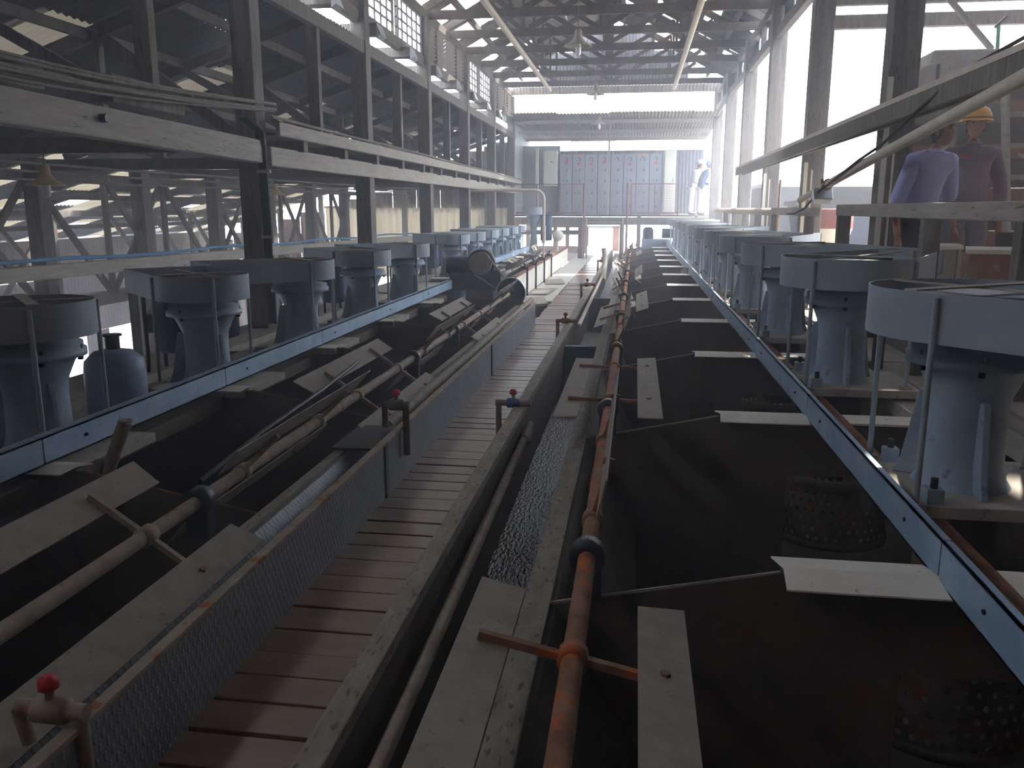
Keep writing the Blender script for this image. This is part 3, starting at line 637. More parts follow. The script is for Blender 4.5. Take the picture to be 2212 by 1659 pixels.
def cell_motor(x, y, z0, z1, m, label, grp, floor, r=0.165):
    t = empty('electric_motor', (x, y, z0)); tag(t, label, 'motor', grp); h = z1 - z0
    mb = MB().lathe([(r * 0.55, 0.02), (r * 0.95, 0.04), (r, 0.09), (r, h - 0.1), (r * 0.9, h - 0.05), (r * 0.35, h - 0.03), (r * 0.3, h)], n=28)
    mb.build('motor_body', m, t)
    mb = MB()
    for q in range(20):
        a = 2 * math.pi * q / 20; mb.beam((r * 1.03 * math.cos(a), r * 1.03 * math.sin(a), 0.12), (r * 1.03 * math.cos(a), r * 1.03 * math.sin(a), h - 0.14), 0.012, 0.006, (math.cos(a), math.sin(a), 0))
    mb.build('cooling_fins', m, t)
    MB().lathe([(r * 0.35, -0.02), (r * 0.9, 0.0), (r * 0.95, 0.05)], n=24).build('fan_cowl', m, t)
    MB().box(r * 0.9, r * 1.4, -0.06, 0.06, h * 0.4, h * 0.65).build('terminal_box', m, t, bevel=0.005)
    for s in (-1, 1): MB().tube((-r * 1.15, s * r * 0.6, floor - z0), (-r * 1.15, s * r * 0.6, h - 0.1), 0.018, n=8).build('support_post', 'dark', t)
    MB().box(-r * 1.2, r * .2, -r * 0.7, r * 0.7, h - 0.13, h - 0.10).build('mounting_plate', 'dark', t)
    return t

# ---- right bank
RP = 2.14; RY0 = 2.65 - RP
ped = [3.53 - RP + RP * i for i in range(13)]
protoR = {}
for i, y in enumerate(ped):
    up = (i % 2 == 0 and i < 12)      # even heads reach forward to the shared motor, odd heads back
    dy = RP / 2 if up else -RP / 2
    kind = (up, i < 4)
    if kind not in protoR:
        t = drive_head((1.35, y, 0.5), 1, dy, mx=0.72, endw=0.17); under_parts(t, i < 4); protoR[kind] = t
    else: t = dup(protoR[kind], (1.35, y, 0.5))
    tag(t, 'blue-grey agitator drive of the right bank, ' + nth(i) if i else 'blue-grey agitator drive of the right bank, just beyond the right edge of view', 'agitator drive', 'agitator drives of the right bank')
for i in range(6):
    y = ped[2 * i] + RP / 2
    cell_motor(2.07, y, 0.62, 1.12, 'lightmotor', 'grey-blue motor between a pair of right-hand drives, ' + nth(i), 'motors of the right bank', 0.4)
# deck plates and beams behind the right channel
t = empty('drive_deck', (0, 0, 0)); tag(t, 'dusty steel frame carrying the right-hand drives', 'frame')
MB().box(1.10, 1.20, -1, 29, 0.36, 0.44).build('side_beam', 'rust', t); MB().box(1.62, 1.76, -1, 29, 0.34, 0.43).build('side_beam', 'dust', t)
MB().box(1.95, 2.28, -1, 29, 0.34, 0.40).build('deck_plate', 'dust', t)
# channel in sections with a small gap at every partition
t = empty('steel_channel', (0, 0, 0)); tag(t, 'pale blue steel channel running along the right bank of cells', 'channel')
for i in range(-1, 13):
    ya = 2.66 + RP * i + 0.006; yb = ya + RP - 0.012
    mb = MB().box(0.985, 0.993, ya, yb, 0.435, 0.575); mb.box(0.985, 1.015, ya, yb, 0.567, 0.575); mb.box(0.985, 1.015, ya, yb, 0.435, 0.443)
    s = mb.build('channel_section', 'chan', t)
    for yy_ in (ya + 0.35, yb - 0.35): MB().tube((0.978, yy_, 0.51), (0.986, yy_, 0.51), 0.008, n=6).build('bolt', 'dark', s)
# tank
t = empty('flotation_tank', (0, 0, 0)); tag(t, 'long dark empty flotation tank of the right bank', 'tank')
MB().box(-0.345, -0.325, -1, 30, -1.4, 0.24).build('front_wall', 'tankin', t); MB().box(2.24, 2.29, -1, 30, -1.4, 0.34).build('back_wall', 'tankin', t)
MB().box(-0.34, 2.26, -1, 30, -1.44, -1.4).build('bottom', 'tankin', t)
def lipobj(x0, x1, xs, z, mt, par, y0, y1, name='overflow_lip'): return MB().box(x0, x1, y0, y1, z, z + 0.025).build(name, mt, par)
MB().box(-0.345, -0.255, -1, 30, 0.24, 0.28).build('overflow_lip', 'edge', t)
MB().extr([(-0.255, -1, 0.26), (-0.235, -1, 0.26), (0.05, -1, -0.25), (0.03, -1, -0.27)], (0, 31, 0)).build('sloping_front', 'tankin', t)
for i in range(-1, 13):
    y = 2.66 + RP * i
    poly = [(-0.33, y, -1.4), (-0.33, y, 0.25), (0.5, y, 0.43), (0.9, y, 0.43), (0.9, y, -1.4)]
    p = MB().extr(poly, (0, 0.012, 0)).build('partition', 'tank', t)
    MB().extr([(0.9, y, 0.43), (2.26, y, 0.40), (2.26, y, 0.10), (0.9, y, 0.10)], (0, 0.012, 0)).build('hanging_baffle', 'tank', p)
    MB().extr([(-0.34, y + .004, 0.252), (0.5, y + .004, 0.432), (0.5, y + .004, 0.437), (-0.34, y + .004, 0.257)], (0, 0.006, 0)).build('edge_strip', 'dust', p)
    cap = MB().extr([(0.49, y + 0.13, 0.435), (0.51, y + 0.006, 0.452), (0.50, y - 0.13, 0.435), (0.50, y - 0.13, 0.429), (0.51, y + 0.006, 0.446), (0.49, y + 0.13, 0.429)], (0.49, 0, 0)); cap.extr([(1.2, y + 0.10, 0.43), (1.2, y - 0.10, 0.43), (1.2, y - 0.10, 0.442), (1.2, y + 0.10, 0.442)], (0.42, 0, 0))
    cap.build('cap_angle', 'white', p)
# stub pipe below the nearest drive
t = empty('stub_pipe', (1.215, 3.7, -0.04)); tag(t, 'rusty round-headed stub pipe showing under the pale blue channel', 'pipe')
MB().lathe([(0.05, -0.5), (0.05, -0.02)], n=16).build('pipe_body', 'pale', t); MB().lathe([(0.03, -0.03), (0.085, -0.01), (0.09, 0.03), (0.07, 0.06), (0.02, 0.07)], n=20).build('pipe_head', 'rust', t)

# ---- paddle shafts
def froth_shaft(name, x, z, r, y0, y1, sets, blade_r, bl, label, mt, arms_off, seed):
    t = empty(name, (x, 0, z)); tag(t, label, 'paddle shaft'); rr = random.Random(seed)
    mb = MB(); y = y0
    MB().tube((0, y0, 0), (0, y1, 0), r, n=18).build('shaft_tube', mt, t)
    for (yc, ang, half) in sets:
        for s in (1, -1):
            a = R(ang) + (0 if s > 0 else math.pi); d = Vector((math.cos(a), 0, math.sin(a))); nn = Vector((-math.sin(a), 0, math.cos(a)))
            for yo in arms_off:
                arm = MB().beam(Vector((0, yc + yo, 0)) + d * r * 0.8, Vector((0, yc + yo, 0)) + d * (blade_r[0] + (blade_r[1] - blade_r[0]) * 0.6) - nn * 0.016, 0.022, 0.022, nn).build('paddle_arm', mt, t)
                bo = Vector((0, yc + yo, 0)) + d * (blade_r[0] + blade_r[1]) / 2
                MB().tube(bo, bo + nn * 0.014, 0.014, n=6).build('bolt', 'rust', arm)
            sh = rr.uniform(-0.08, 0.08); q = [Vector((0, yc + sh - half, 0)) + d * blade_r[0], Vector((0, yc + sh + half, 0)) + d * blade_r[0], Vector((0, yc + sh + half + 0.03, 0)) + d * blade_r[1], Vector((0, yc + sh - half - 0.02, 0)) + d * blade_r[1]]
            MB().extr(q, nn * 0.006).build('paddle_blade', 'paddle', t)
        for yo in arms_off: MB().lathe([(r * 1.0, -0.03), (r * 1.35, -0.03), (r * 1.35, 0.03), (r * 1.0, 0.03)], (0, yc + yo, 0), 14, 'y').build('clamp_collar', mt, t)
    return t
setsR = [(1.45, -8, 0.95), (3.55, 78, 0.95), (5.60, 2, 0.95), (7.8, 70, 0.95), (10.0, 20, 0.95), (12.1, -60, 0.95), (14.2, 35, 0.95), (16.4, -35, 0.95), (18.5, 60, 0.95), (20.7, 25, 0.9), (22.8, 80, 0.9), (25, 40, 0.9)]
tR = froth_shaft('paddle_shaft', -0.13, 0.45, 0.030, 0.3, 27.5, setsR, (0.17, 0.31), 0, 'long rusty paddle shaft over the right bank of cells', 'rust', (-0.55, 0.55), 4)
setsL = [(2.25, -31, 0.85), (4.0, 48, 0.85), (5.66, -31, 0.85), (7.4, 52, 0.85), (9.1, -28, 0.8), (10.7, 50, 0.75)]
tL = froth_shaft('paddle_shaft', -1.78, 0.40, 0.029, 0.8, 11.9, setsL, (0.17, 0.32), 0, 'rusty paddle shaft over the near left bank of cells', 'pipe', (-0.48, 0.48), 9)
setsL2 = [(14.9, -35, 0.65), (16.5, 40, 0.65), (18.1, -25, 0.65), (19.7, 55, 0.65), (21.3, -60, 0.6), (22.9, 30, 0.6)]
tL2 = froth_shaft('paddle_shaft', -2.38, 0.42, 0.033, 14.0, 24.0, setsL2, (0.17, 0.32), 0, 'paddle shaft over the far left bank of cells', 'pipe', (-0.35, 0.35), 12)
def bearing(x, y, z, base, label):
    t = empty('shaft_bearing', (x, y, base)); tag(t, label, 'bearing', 'shaft bearings'); h = z - base
    MB().box(-0.05, 0.05, -0.03, 0.03, 0, h - 0.04).build('bracket', 'dark', t); MB().lathe([(0.034, -0.035), (0.06, -0.035), (0.06, 0.035), (0.034, 0.035)], (0, 0, h), 16, 'y').build('bearing_ring', 'dark', t)
for i in range(0, 12): bearing(-0.13, 2.67 + RP * i, 0.45, 0.30, 'dark bearing block under the right paddle shaft, ' + nth(i))
for i, y in enumerate((3.12, 6.6, 8.2)): bearing(-1.78, y, 0.40, 0.24, 'dark bearing block under the near left paddle shaft, ' + nth(i))
for i, y in enumerate((14.2, 17.4, 20.6)): bearing(-2.38, y, 0.42, 0.24, 'dark bearing block under the far left paddle shaft, ' + nth(i))

# ---- right launder and its pipe
t = empty('launder_trough', (0, 0, 0)); tag(t, 'dark froth launder between the walkway and the right bank', 'trough')
MB().box(-0.772, -0.695, -1, 27, 0.262, 0.312).build('capping_timber', 'edge', t, bevel=0.006)
MB().box(-0.74, -0.70, -1, 27, -0.35, 0.26).build('outer_wall', 'tank', t)
MB().extr([(-0.74, -1, -0.30), (-0.34, -1, -0.30), (-0.34, -1, -0.33), (-0.74, -1, -0.33)], (0, 28, 0)).build('trough_bottom', 'tank', t)
for i in range(6): MB().box(-0.775, -0.765, 1.0 + i * 4.3, 1.06 + i * 4.3, -0.05, 0.26).build('cleat', 'timber', t)
o = MB().box(-0.70, -0.345, 2.0, 27, -0.24, -0.20).build('slurry_water', 'water'); tag(o, 'dark glistening slurry water running in the right launder', 'water', kind='stuff')
t = empty('spray_pipe', (0, 0, 0)); tag(t, 'grey spray pipe lying in the right launder', 'pipe')
MB().tube((-0.585, -0.5, 0.20), (-0.655, 5.35, 0.20), 0.024).build('pipe_run', 'pipe', t); MB().tube((-0.64, 4.95, 0.2), (-0.65, 5.2, 0.2), 0.034).build('pipe_coupling', 'pipe', t)
t = empty('spray_pipe', (0, 0, 0)); tag(t, 'farther spray pipe along the launder cap beyond the second tap', 'pipe')
MB().tube((-0.62, 9.6, 0.28), (-0.64, 17.5, 0.28), 0.024).build('pipe_run', 'pale', t)
def tap(x, y, z, w, base, m, label, side=1, handle='red', hc='red'):
    t = empty('water_tap', (x, y, base)); tag(t, label, 'tap', 'water taps along the walkway'); h = z - base
    MB().tube((0, 0, 0), (0, 0, h), 0.02).build('riser_pipe', m, t)
    MB().tube((-0.02 * side, 0, h), (w * side, 0, h), 0.022).build('branch_pipe', m, t)
    v = MB().lathe([(0.02, -0.045), (0.034, -0.04), (0.034, 0.04), (0.02, 0.045)], (w * 0.45 * side, 0, h), 14, 'x').build('valve_body', 'tapblue' if label.startswith('blue') else m, t)
    k = MB().tube((w * 0.45 * side, 0, h + 0.02), (w * 0.45 * side, 0, h + 0.06), 0.012).build('valve_stem', m, t)
    MB().lathe([(0.018, 0.058), (0.026, 0.062), (0.024, 0.085), (0.01, 0.095)], (w * 0.45 * side, 0, h), 12).build('valve_handle', hc, t)
    return t
tap(-0.875, 5.4, 0.33, 0.22, 0.0, 'pipe', 'blue-bodied tap with red handle on the right launder, nearest to the camera')
tap(-0.845, 9.4, 0.36, 0.2, 0.0, 'rust', 'rusty tap with red handle on the right launder, second from the camera')
tap(-0.845, 13.6, 0.40, 0.22, 0.0, 'rust', 'tap with red handle on the right launder, third from the camera')
tap(-0.845, 19.6, 0.42, 0.2, 0.0, 'rust', 'farthest tap on the right launder')
t = tap(-1.325, 4.72, 0.455, 0.13, 0.15, 'basket', 'bent tap pipe hooked over the left apron with a dripping spout', -1)
MB().tube((-0.13, 0, 0.305), (-0.12, -0.03, 0.17), 0.018).build('spout', 'basket', t)
t = tap(-1.35, 1.72, 0.36, 0.17, 0.02, 'pipe', 'rusty tap with red handle at the lower left corner of view', -1, 'x')
MB().tube((-0.17, 0, 0.34), (-0.15, 0, 0.24), 0.018).build('spout', 'pipe', t)
for i, y in enumerate((15.6, 17.0, 18.6, 20.2)):
    tap(-1.98, y, 0.52, 0.12, 0.0, 'dark', 'dark tap riser against the white tank side, ' + nth(i), -1, 'x', 'dark')
t = empty('elbow_pipe', (-0.62, 17.6, 0.3)); tag(t, 'pale elbow pipe bending into the far launder', 'pipe')
MB().path([(0, -0.8, -0.1), (0, -0.2, 0.08), (0, 0, 0.2), (0, 0.05, 0.34), (-0.02, 0.05, 0.5)], 0.055, 12).build('elbow', 'pale', t)
# bridging trough boxes across the launder
for i, y in enumerate((8.6, 13.4)):
    o = MB().box(-0.70, -0.34, y, y + 0.08, -0.28, 0.2).build('launder_gate', 'dark'); tag(o, 'dark gate plate across the right launder, ' + nth(i), 'gate', 'launder gates')

# ---- left near bank
ys = [1.95, 3.72, 5.44, 7.15, 8.93, 10.7]
protoL = {}
for i, y in enumerate(ys):
    up = (i % 2 == 0); dy = 0.50 if up else -0.50
    if up not in protoL: t = drive_head((-2.95, y, 0.42), -1, dy, plate=0.42, gtop=1.16, gbot=0.99, mx=0.52, guard_r=0.31, endw=0.30, own_motor=True, floor_dz=-0.04); protoL[up] = t
    else: t = dup(protoL[up], (-2.95, y, 0.42))
    tag(t, 'shadowed blue-grey agitator drive of the near left bank, ' + (nth(i) if i else 'just outside the left edge'), 'agitator drive', 'agitator drives of the near left bank')
ys2 = [14.7, 16.3, 17.9, 19.4, 20.9, 22.4]
for i, y in enumerate(ys2):
    t = dup(protoL[i % 2 == 0], (-3.2, y, 0.42)); tag(t, 'agitator drive of the far left bank, ' + nth(i), 'agitator drive', 'agitator drives of the far left bank')
# reagent drum beside the nearest left drive
t = empty('reagent_drum', (-2.98, 4.42, 0.42)); tag(t, 'small pale blue tank with a neck standing between the near left drives', 'tank')
MB().lathe([(0.15, 0), (0.165, 0.02), (0.168, 0.26), (0.16, 0.32), (0.11, 0.37), (0.04, 0.385)], n=30).build('tank_body', 'lightmotor', t)
MB().lathe([(0.04, 0.37), (0.04, 0.46), (0.055, 0.46), (0.055, 0.47)], n=16).build('neck', 'dark', t)
MB().tube((0.16, -0.02, 0.1), (0.24, -0.04, 0.09), 0.014).build('outlet_pipe', 'pipe', t); MB().beam((0.22, -0.1, 0.03), (0.24, -0.02, 0.13), 0.02, 0.01).build('outlet_handle', 'pipe', t)
def left_channel(x, ya, n, step, seam, label):
    t = empty('steel_channel', (0, 0, 0)); tag(t, label, 'channel')
    for i in range(n):
        a = ya + step * i + 0.006; b = a + step - 0.012
        mb = MB().box(x - 0.008, x, a, b, 0.445, 0.575); mb.box(x - 0.06, x, a, b, 0.567, 0.575); mb.box(x - 0.06, x, a, b, 0.445, 0.453)
        s = mb.build('channel_section', 'chan', t)
        MB().tube((x, a + 0.3, 0.51), (x + 0.008, a + 0.3, 0.51), 0.008, n=6).build('bolt', 'dark', s)
left_channel(-2.655, -0.17, 7, 1.76, 0, 'pale blue steel channel along the near left bank of cells'); left_channel(-2.95, 14.1, 6, 1.6, 0, 'white-blue channel along the far left bank of cells')
t = empty('drive_deck', (0, 0, 0)); tag(t, 'dusty steel frame carrying the near left drives', 'frame')
MB().box(-2.83, -2.70, -1, 12, 0.28, 0.37).build('side_beam', 'tank', t); MB().box(-3.42, -3.28, -1, 12, 0.28, 0.37).build('side_beam', 'dust', t); MB().box(-4.14, -3.6, -1, 12, 0.30, 0.37).build('deck_plate', 'dust', t)
t = empty('drive_deck', (0, 0, 0)); tag(t, 'steel frame carrying the far left drives', 'frame')
MB().box(-3.1, -2.97, 14, 24, 0.28, 0.37).build('side_beam', 'dust', t); MB().box(-4.14, -3.3, 12.2, 24, 0.28, 0.37).build('deck_plate', 'dust', t)
def left_tank(label, xw, xc, xb, ya, yb, y0, step, n):
    t = empty('flotation_tank', (0, 0, 0)); tag(t, label, 'tank')
    MB().box(xw - 0.01, xw + 0.01, ya, yb, -1.4, 0.24).build('front_wall', 'tankin', t); MB().box(xb - 0.02, xb + 0.02, ya, yb, -1.4, 0.27).build('back_wall', 'tankin', t)
    MB().box(xb, xw, ya, yb, -1.44, -1.4).build('bottom', 'tankin', t)
    for i in range(n):
        y = y0 + step * i
        poly = [(xw, y, -1.4), (xw, y, 0.25), (xc + 0.17, y, 0.42), (xb, y, 0.36), (xb, y, -1.4)]
        p = MB().extr(poly, (0, 0.012, 0)).build('partition', 'tank', t)
        MB().extr([(xw, y + .003, 0.252), (xc + .17, y + .003, 0.422), (xc + .17, y + .003, 0.426), (xw, y + .003, 0.256)], (0, 0.006, 0)).build('edge_strip', 'rust', p)
        MB().extr([(xc + 0.17, y + 0.09, 0.432), (xc + 0.15, y + 0.006, 0.447), (xc + 0.13, y - 0.09, 0.432), (xc + 0.13, y - 0.09, 0.426), (xc + 0.15, y + 0.006, 0.441), (xc + 0.17, y + 0.09, 0.426)], (-0.62, 0, 0)).build('cap_angle', 'white', p)
    for yy in (ya, yb): MB().box(xb, xw, yy - 0.01, yy + 0.01, -1.4, 0.3).build('end_wall', 'tank', t)
    return t
left_tank('long dark empty flotation tank of the near left bank', -1.60, -2.655, -3.6, -1, 12.1, -0.16, 1.76, 7)
t2 = left_tank('dark flotation tank of the far left bank', -2.06, -2.95, -3.9, 14.1, 24, 14.1, 1.6, 6)
# near left launder lip, apron and angle
t = empty('launder_lip', (0, 0, 0)); tag(t, 'grey launder lip plate between the left cells and the apron', 'trough')
MB().box(-1.63, -1.575, -1, 11.6, 0.24, 0.275).build('overflow_lip', 'edge', t)
MB().extr([(-1.575, -1, 0.26), (-1.555, -1, 0.26), (-1.40, -1, 0.06), (-1.42, -1, 0.05)], (0, 12.6, 0)).build('sloping_plate', 'tread', t)
MB().box(-1.43, -1.365, -1, 11.6, 0.03, 0.05).build('trough_bottom', 'tank', t)
mb = MB(); mb.box(-1.36, -1.352, -1, 11.55, -0.02, 0.315); o = mb.build('tread_plate_apron', 'tread'); tag(o, 'diamond tread plate apron along the left edge of the walkway', 'apron')
MB().box(-1.385, -1.345, -1, 11.55, 0.305, 0.325).build('top_angle', 'pipe', o, bevel=0.004)
for y in (4.35, 7.9): MB().box(-1.352, -1.343, y, y + 0.05, 0.0, 0.31).build('cover_strip', 'dark', o)
t = empty('lip_pipe', (0, 0, 0)); tag(t, 'grey half pipe lying along the left launder lip beyond the hooked tap', 'pipe')
MB().tube((-1.50, 4.9, 0.27), (-1.50, 9.4, 0.27), 0.04).build('pipe_run', 'edge', t); MB().tube((-1.50, 9.4, 0.28), (-1.44, 11.9, 0.33), 0.03).build('thin_pipe', 'pipe', t)
o = MB().box(-0.12, 0.12, -0.25, 0.25, 0, 0.012).build('cover_plate', 'dark', loc=(-1.52, 4.55, 0.29)); tag(o, 'small dark plate lying over the left launder lip near the hooked tap', 'plate')
# slanting loose pipe stub in the near left cell
o = MB().tube((-2.40, 3.6, 0.60), (-2.62, 3.6, 0.12), 0.032).build('loose_pipe', 'pipe'); tag(o, 'open ended pipe leaning against the left channel in the nearest cell', 'pipe')
MB().lathe([(0.026, 0), (0.034, 0), (0.034, 0.01), (0.026, 0.01)], (-2.397, 3.6, 0.597), 14, 'z', False).build('pipe_mouth', 'dust', o)
o = MB().path([(-1.87, 3.3, 0.42), (-1.86, 3.9, 0.48), (-1.86, 4.8, 0.52), (-1.88, 5.5, 0.56)], 0.012).build('bent_rod', 'dark'); tag(o, 'thin dark bent rod lying along the near left paddle shaft', 'rod')
# gearbox drive between the left banks
t = empty('shaft_drive', (-2.35, 12.6, 0.28)); tag(t, 'dark gearbox and chain case between the two left banks', 'machine')
MB().box(-0.4, 0.38, -0.2, 0.3, 0.12, 0.42).build('gear_case', 'dark', t, bevel=0.02); MB().lathe([(0.17, 0), (0.17, 0.06)], (0.08, -0.28, 0.52), 24, 'y').build('chain_wheel', 'dust', t)
MB().lathe([(0.20, 0), (0.21, 0.01), (0.21, 0.1), (0.20, 0.11)], (0.08, -0.2, 0.52), 24, 'y').build('wheel_cover', 'dark', t)
MB().lathe([(0.13, 0), (0.14, 0.05), (0.14, 0.4), (0.1, 0.45)], (-0.45, -0.1, 0.48), 20, 'x').build('motor', 'motor', t)
MB().lathe([(0.05, 0), (0.05, 0.06)], (-0.1, -0.2, 0.45), 12, 'y').build('red_cap', 'red', t)
MB().tube((0.16, -0.3, 0.68), (0.62, -0.45, 0.14), 0.014).build('drive_chain', 'pipe', t); MB().tube((0.0, -0.3, 0.36), (0.55, -0.45, 0.05), 0.01).build('drive_chain', 'pipe', t)
for x in (-0.3, 0.3): MB().box(x - 0.05, x + 0.05, -0.15, 0.25, -0.28, 0.12).build('foot', 'chan', t)
t = empty('sprocket_wheel', (-1.78, 12.15, 0.40)); tag(t, 'dark round sprocket guard on the end of the near left paddle shaft', 'wheel')
MB().lathe([(0.21, -0.05), (0.22, -0.05), (0.22, 0.05), (0.21, 0.05)], (0, 0, 0), 30, 'y', False).build('guard_rim', 'steel', t); MB().lathe([(0.02, 0.02), (0.205, 0.02), (0.205, 0.04), (0.02, 0.04)], (0, 0, 0), 30, 'y').build('disc', 'dark', t)
MB().box(-0.06, 0.06, -0.02, 0.04, -0.68, -0.1).build('stand', 'dark', t)
o = MB().tube((-2.38, 12.85, 0.42), (-2.38, 13.95, 0.42), 0.033).build('shaft_stub', 'pale'); tag(o, 'pale stub of shaft leaving the left gearbox', 'pipe')
# white side of the far left tank
mb = MB()
for i in range(10): mb.box(-2.045, -2.03, 14.2 + i * 1.15, 14.2 + i * 1.15 + 1.14, 0.0, 0.44)
o = mb.build('tank_side_panel', 'white'); tag(o, 'white panelled side of the far left tank facing the walkway', 'panel')
MB().box(-2.07, -1.99, 14.2, 25.7, 0.44, 0.47).build('top_rail', 'rust', o)
MB().box(-2.6, -2.04, 14.1, 14.2, 0.0, 0.44).build('end_panel', 'rust', o)
for i, (x, y, rz) in enumerate(((-1.72, 14.6, 10), (-1.78, 16.3, -6), (-1.76, 18.6, 8))):
    o = MB().box(-0.2, 0.2, -0.5, 0.5, 0, 0.02).build('loose_board', 'timberl', loc=(x, y, 0.006), bevel=0.003); o.rotation_euler = (R(1), R(-3), R(rz)); tag(o, 'loose flat board beside the white tank side, ' + nth(i), 'board', 'loose boards by the far left tank')
# right far end gear
t = empty('shaft_drive', (0.55, 28.4, 0.0)); tag(t, 'dark drive unit at the far end of the right bank', 'machine')
MB().box(-0.35, 0.55, -0.3, 0.3, 0.3, 0.62).build('gear_case', 'blue', t, bevel=0.03); MB().lathe([(0.18, 0.62), (0.18, 0.9), (0.12, 1.0)], (-0.15, 0, 0), 18).build('motor', 'dark', t); MB().lathe([(0.16, 0), (0.16, 0.45)], (0.3, 0, 0.8), 18, 'x').build('motor', 'motor', t)
MB().box(-0.3, 0.5, -0.25, 0.25, 0.0, 0.3).build('foot', 'dark', t)
o = MB().tube((0.95, 16.0, 0.42), (1.0, 16.25, 0.36), 0.11).build('float_drum', 'dust'); tag(o, 'pale round drum caught under the right channel far back', 'drum')
o = MB().extr([(0.62, 7.0, 0.36), (0.80, 7.0, 0.44), (0.86, 7.6, 0.25), (0.68, 7.6, 0.17)], (0, 0, 0.01)).build('baffle_plate', 'tank'); tag(o, 'slanting dark plate inside the third right cell', 'plate')

# ================================================================== RIGHT PLATFORM
t = empty('hand_rail', (2.08, 7.2, 0.70)); tag(t, 'weathered timber hand rail on the right, in front of the two near workers', 'railing')
MB().box(-0.05, 0.05, -2.6, 2.0, 0.83, 0.94).build('top_rail', 'timberl', t, bevel=0.006)
for y in (-2.3, -0.75, 1.85): MB().box(-0.06, 0.06, y - 0.05, y + 0.05, -0.30, 0.83).build('post', 'timber', t, bevel=0.005)
t = empty('hand_rail', (2.08, 14, 0.70)); tag(t, 'farther timber hand rail on the right beyond the second column', 'railing')
MB().box(-0.05, 0.05, -3.5, -0.5, 0.81, 0.91).build('top_rail', 'timberl', t); MB().tube((0, -0.5, 0.85), (0, 9, 0.85), 0.06).build('top_pipe', 'pipe', t)
for y in (-3.2, -0.6, 1.2, 3.0, 4.8, 6.6): MB().box(-0.05, 0.05, y - 0.05, y + 0.05, -0.30, 0.81).build('post', 'timber', t)
# inclined timber trough and inclined pipe
t = empty('inclined_chute', (0, 0, 0)); tag(t, 'long inclined timber chute rising to the upper right', 'chute')
A = Vector((2.02, 18.3, 2.33)); B = Vector((2.02, 2.5, 2.36))
MB().beam(A, B, 0.05, 0.13).build('side_plank', 'timber', t); MB().beam(A + Vector((0.04, 0, 0.085)), B + Vector((0.04, 0, 0.085)), 0.14, 0.04).build('top_lip', 'pale', t); MB().beam(A + Vector((0.12, 0, 0)), B + Vector((0.12, 0, 0)), 0.03, 0.11).build('side_plank', 'timber', t)
t = empty('inclined_pipe', (0, 0, 0)); tag(t, 'long pale inclined pipe crossing in front of the near workers', 'pipe')
pa = Vector((1.98, 10.9, 1.70)); pb = Vector((1.98, 4.0, 2.36)); pm = Vector((1.98, 8.0, 1.99))
MB().path([pa, pa.lerp(pm, 0.5), pm, pm.lerp(pb, 0.5), pb], 0.042, 16).build('pipe_run', 'pale', t)
MB().tube(pm.lerp(pa, 0.5) - Vector((0, 0.05, -0.01)), pm.lerp(pa, 0.5) + Vector((0, 0.05, -0.01)), 0.055).build('pipe_joint', 'rust', t)
pts = [pa + Vector((0, 0.9, -0.17)), pa + Vector((0, 0.3, -0.16)), pa + Vector((-0.02, -0.4, -0.10)), pa.lerp(pm, 0.45) + Vector((-0.05, 0, -0.05)), pm + Vector((-0.05, 0, 0.03)), pm.lerp(pb, 0.15) + Vector((-0.03, 0, 0.06)), pm.lerp(pb, 0.35) + Vector((0.0, 0, 0.18)), pm.lerp(pb, 0.5) + Vector((0.05, 0, 0.28)), pb + Vector((0.1, 0, 0.22))]
o = MB().path(pts, 0.012).build('electric_cable', 'cable'); tag(o, 'black cable tied along the inclined pipe', 'cable')
t = empty('flood_light', (1.98, 9.7, 1.78)); tag(t, 'small grey floodlight clamped under the inclined pipe', 'lamp')
MB().box(-0.1, 0.1, -0.05, 0.05, -0.13, 0.02).build('housing', 'steel', t, bevel=0.01).rotation_euler = (R(-35), 0, 0); MB().beam((0, 0, 0), (0, 0.02, 0.13), 0.03, 0.02).build('bracket', 'dark', t)
# vertical conduit on a post near the second column, coil
o = MB().tube((2.0, 12.6, 0.4), (2.0, 12.6, 2.0), 0.018).build('conduit', 'pale'); tag(o, 'thin upright conduit before the second right column', 'pipe')
t = empty('cable_coil', (2.55, 13.3, 1.69)); tag(t, 'coil of white hose on top of the dark pump', 'hose')
for q in range(3): MB().path([(0.02 * q + 0.17 * math.cos(a / 12 * 6.283), 0.05 * q, 0.12 * math.sin(a / 12 * 6.283) + 0.04 * q) for a in range(13)], 0.018).build('hose_loop', 'whites', t)
# dark hoppers / pump behind
t = empty('dark_hopper', (3.5, 14.5, 0.70)); tag(t, 'dark blue steel hopper body between the first and second right columns', 'machine')
MB().extr([(-0.6, 0, 0), (1.6, 0, 0), (1.9, 0, 0.95), (-0.8, 0, 0.95)], (0, 1.6, 0)).build('hopper_body', 'motor', t); MB().box(-0.85, 1.95, -0.05, 1.65, 0.95, 1.03).build('hopper_rim', 'dark', t)
MB().box(-0.4, 1.2, 0.2, 1.2, 1.03, 1.25).build('top_box', 'dark', t)
t = empty('feed_tank', (3.5, 19.0, 0.70)); tag(t, 'grey steel tank behind the second right column', 'tank')
MB().box(-0.8, 1.6, 0, 2.2, 0, 1.35).build('tank_body', 'dark', t, bevel=0.02); MB().box(-0.85, 1.65, -0.05, 2.25, 1.35, 1.42).build('tank_rim', 'steel', t)
t = empty('cone_tank', (2.75, 12.9, 0.70)); tag(t, 'red and cream cone tank left of the second right column', 'tank')
MB().lathe([(0.06, 0.0), (0.3, 0.5), (0.34, 0.62)], n=24).build('cream_cone', 'cream', t); MB().lathe([(0.34, 0.62), (0.34, 0.88), (0.3, 0.9)], n=24).build('red_band', 'tank_red', t)
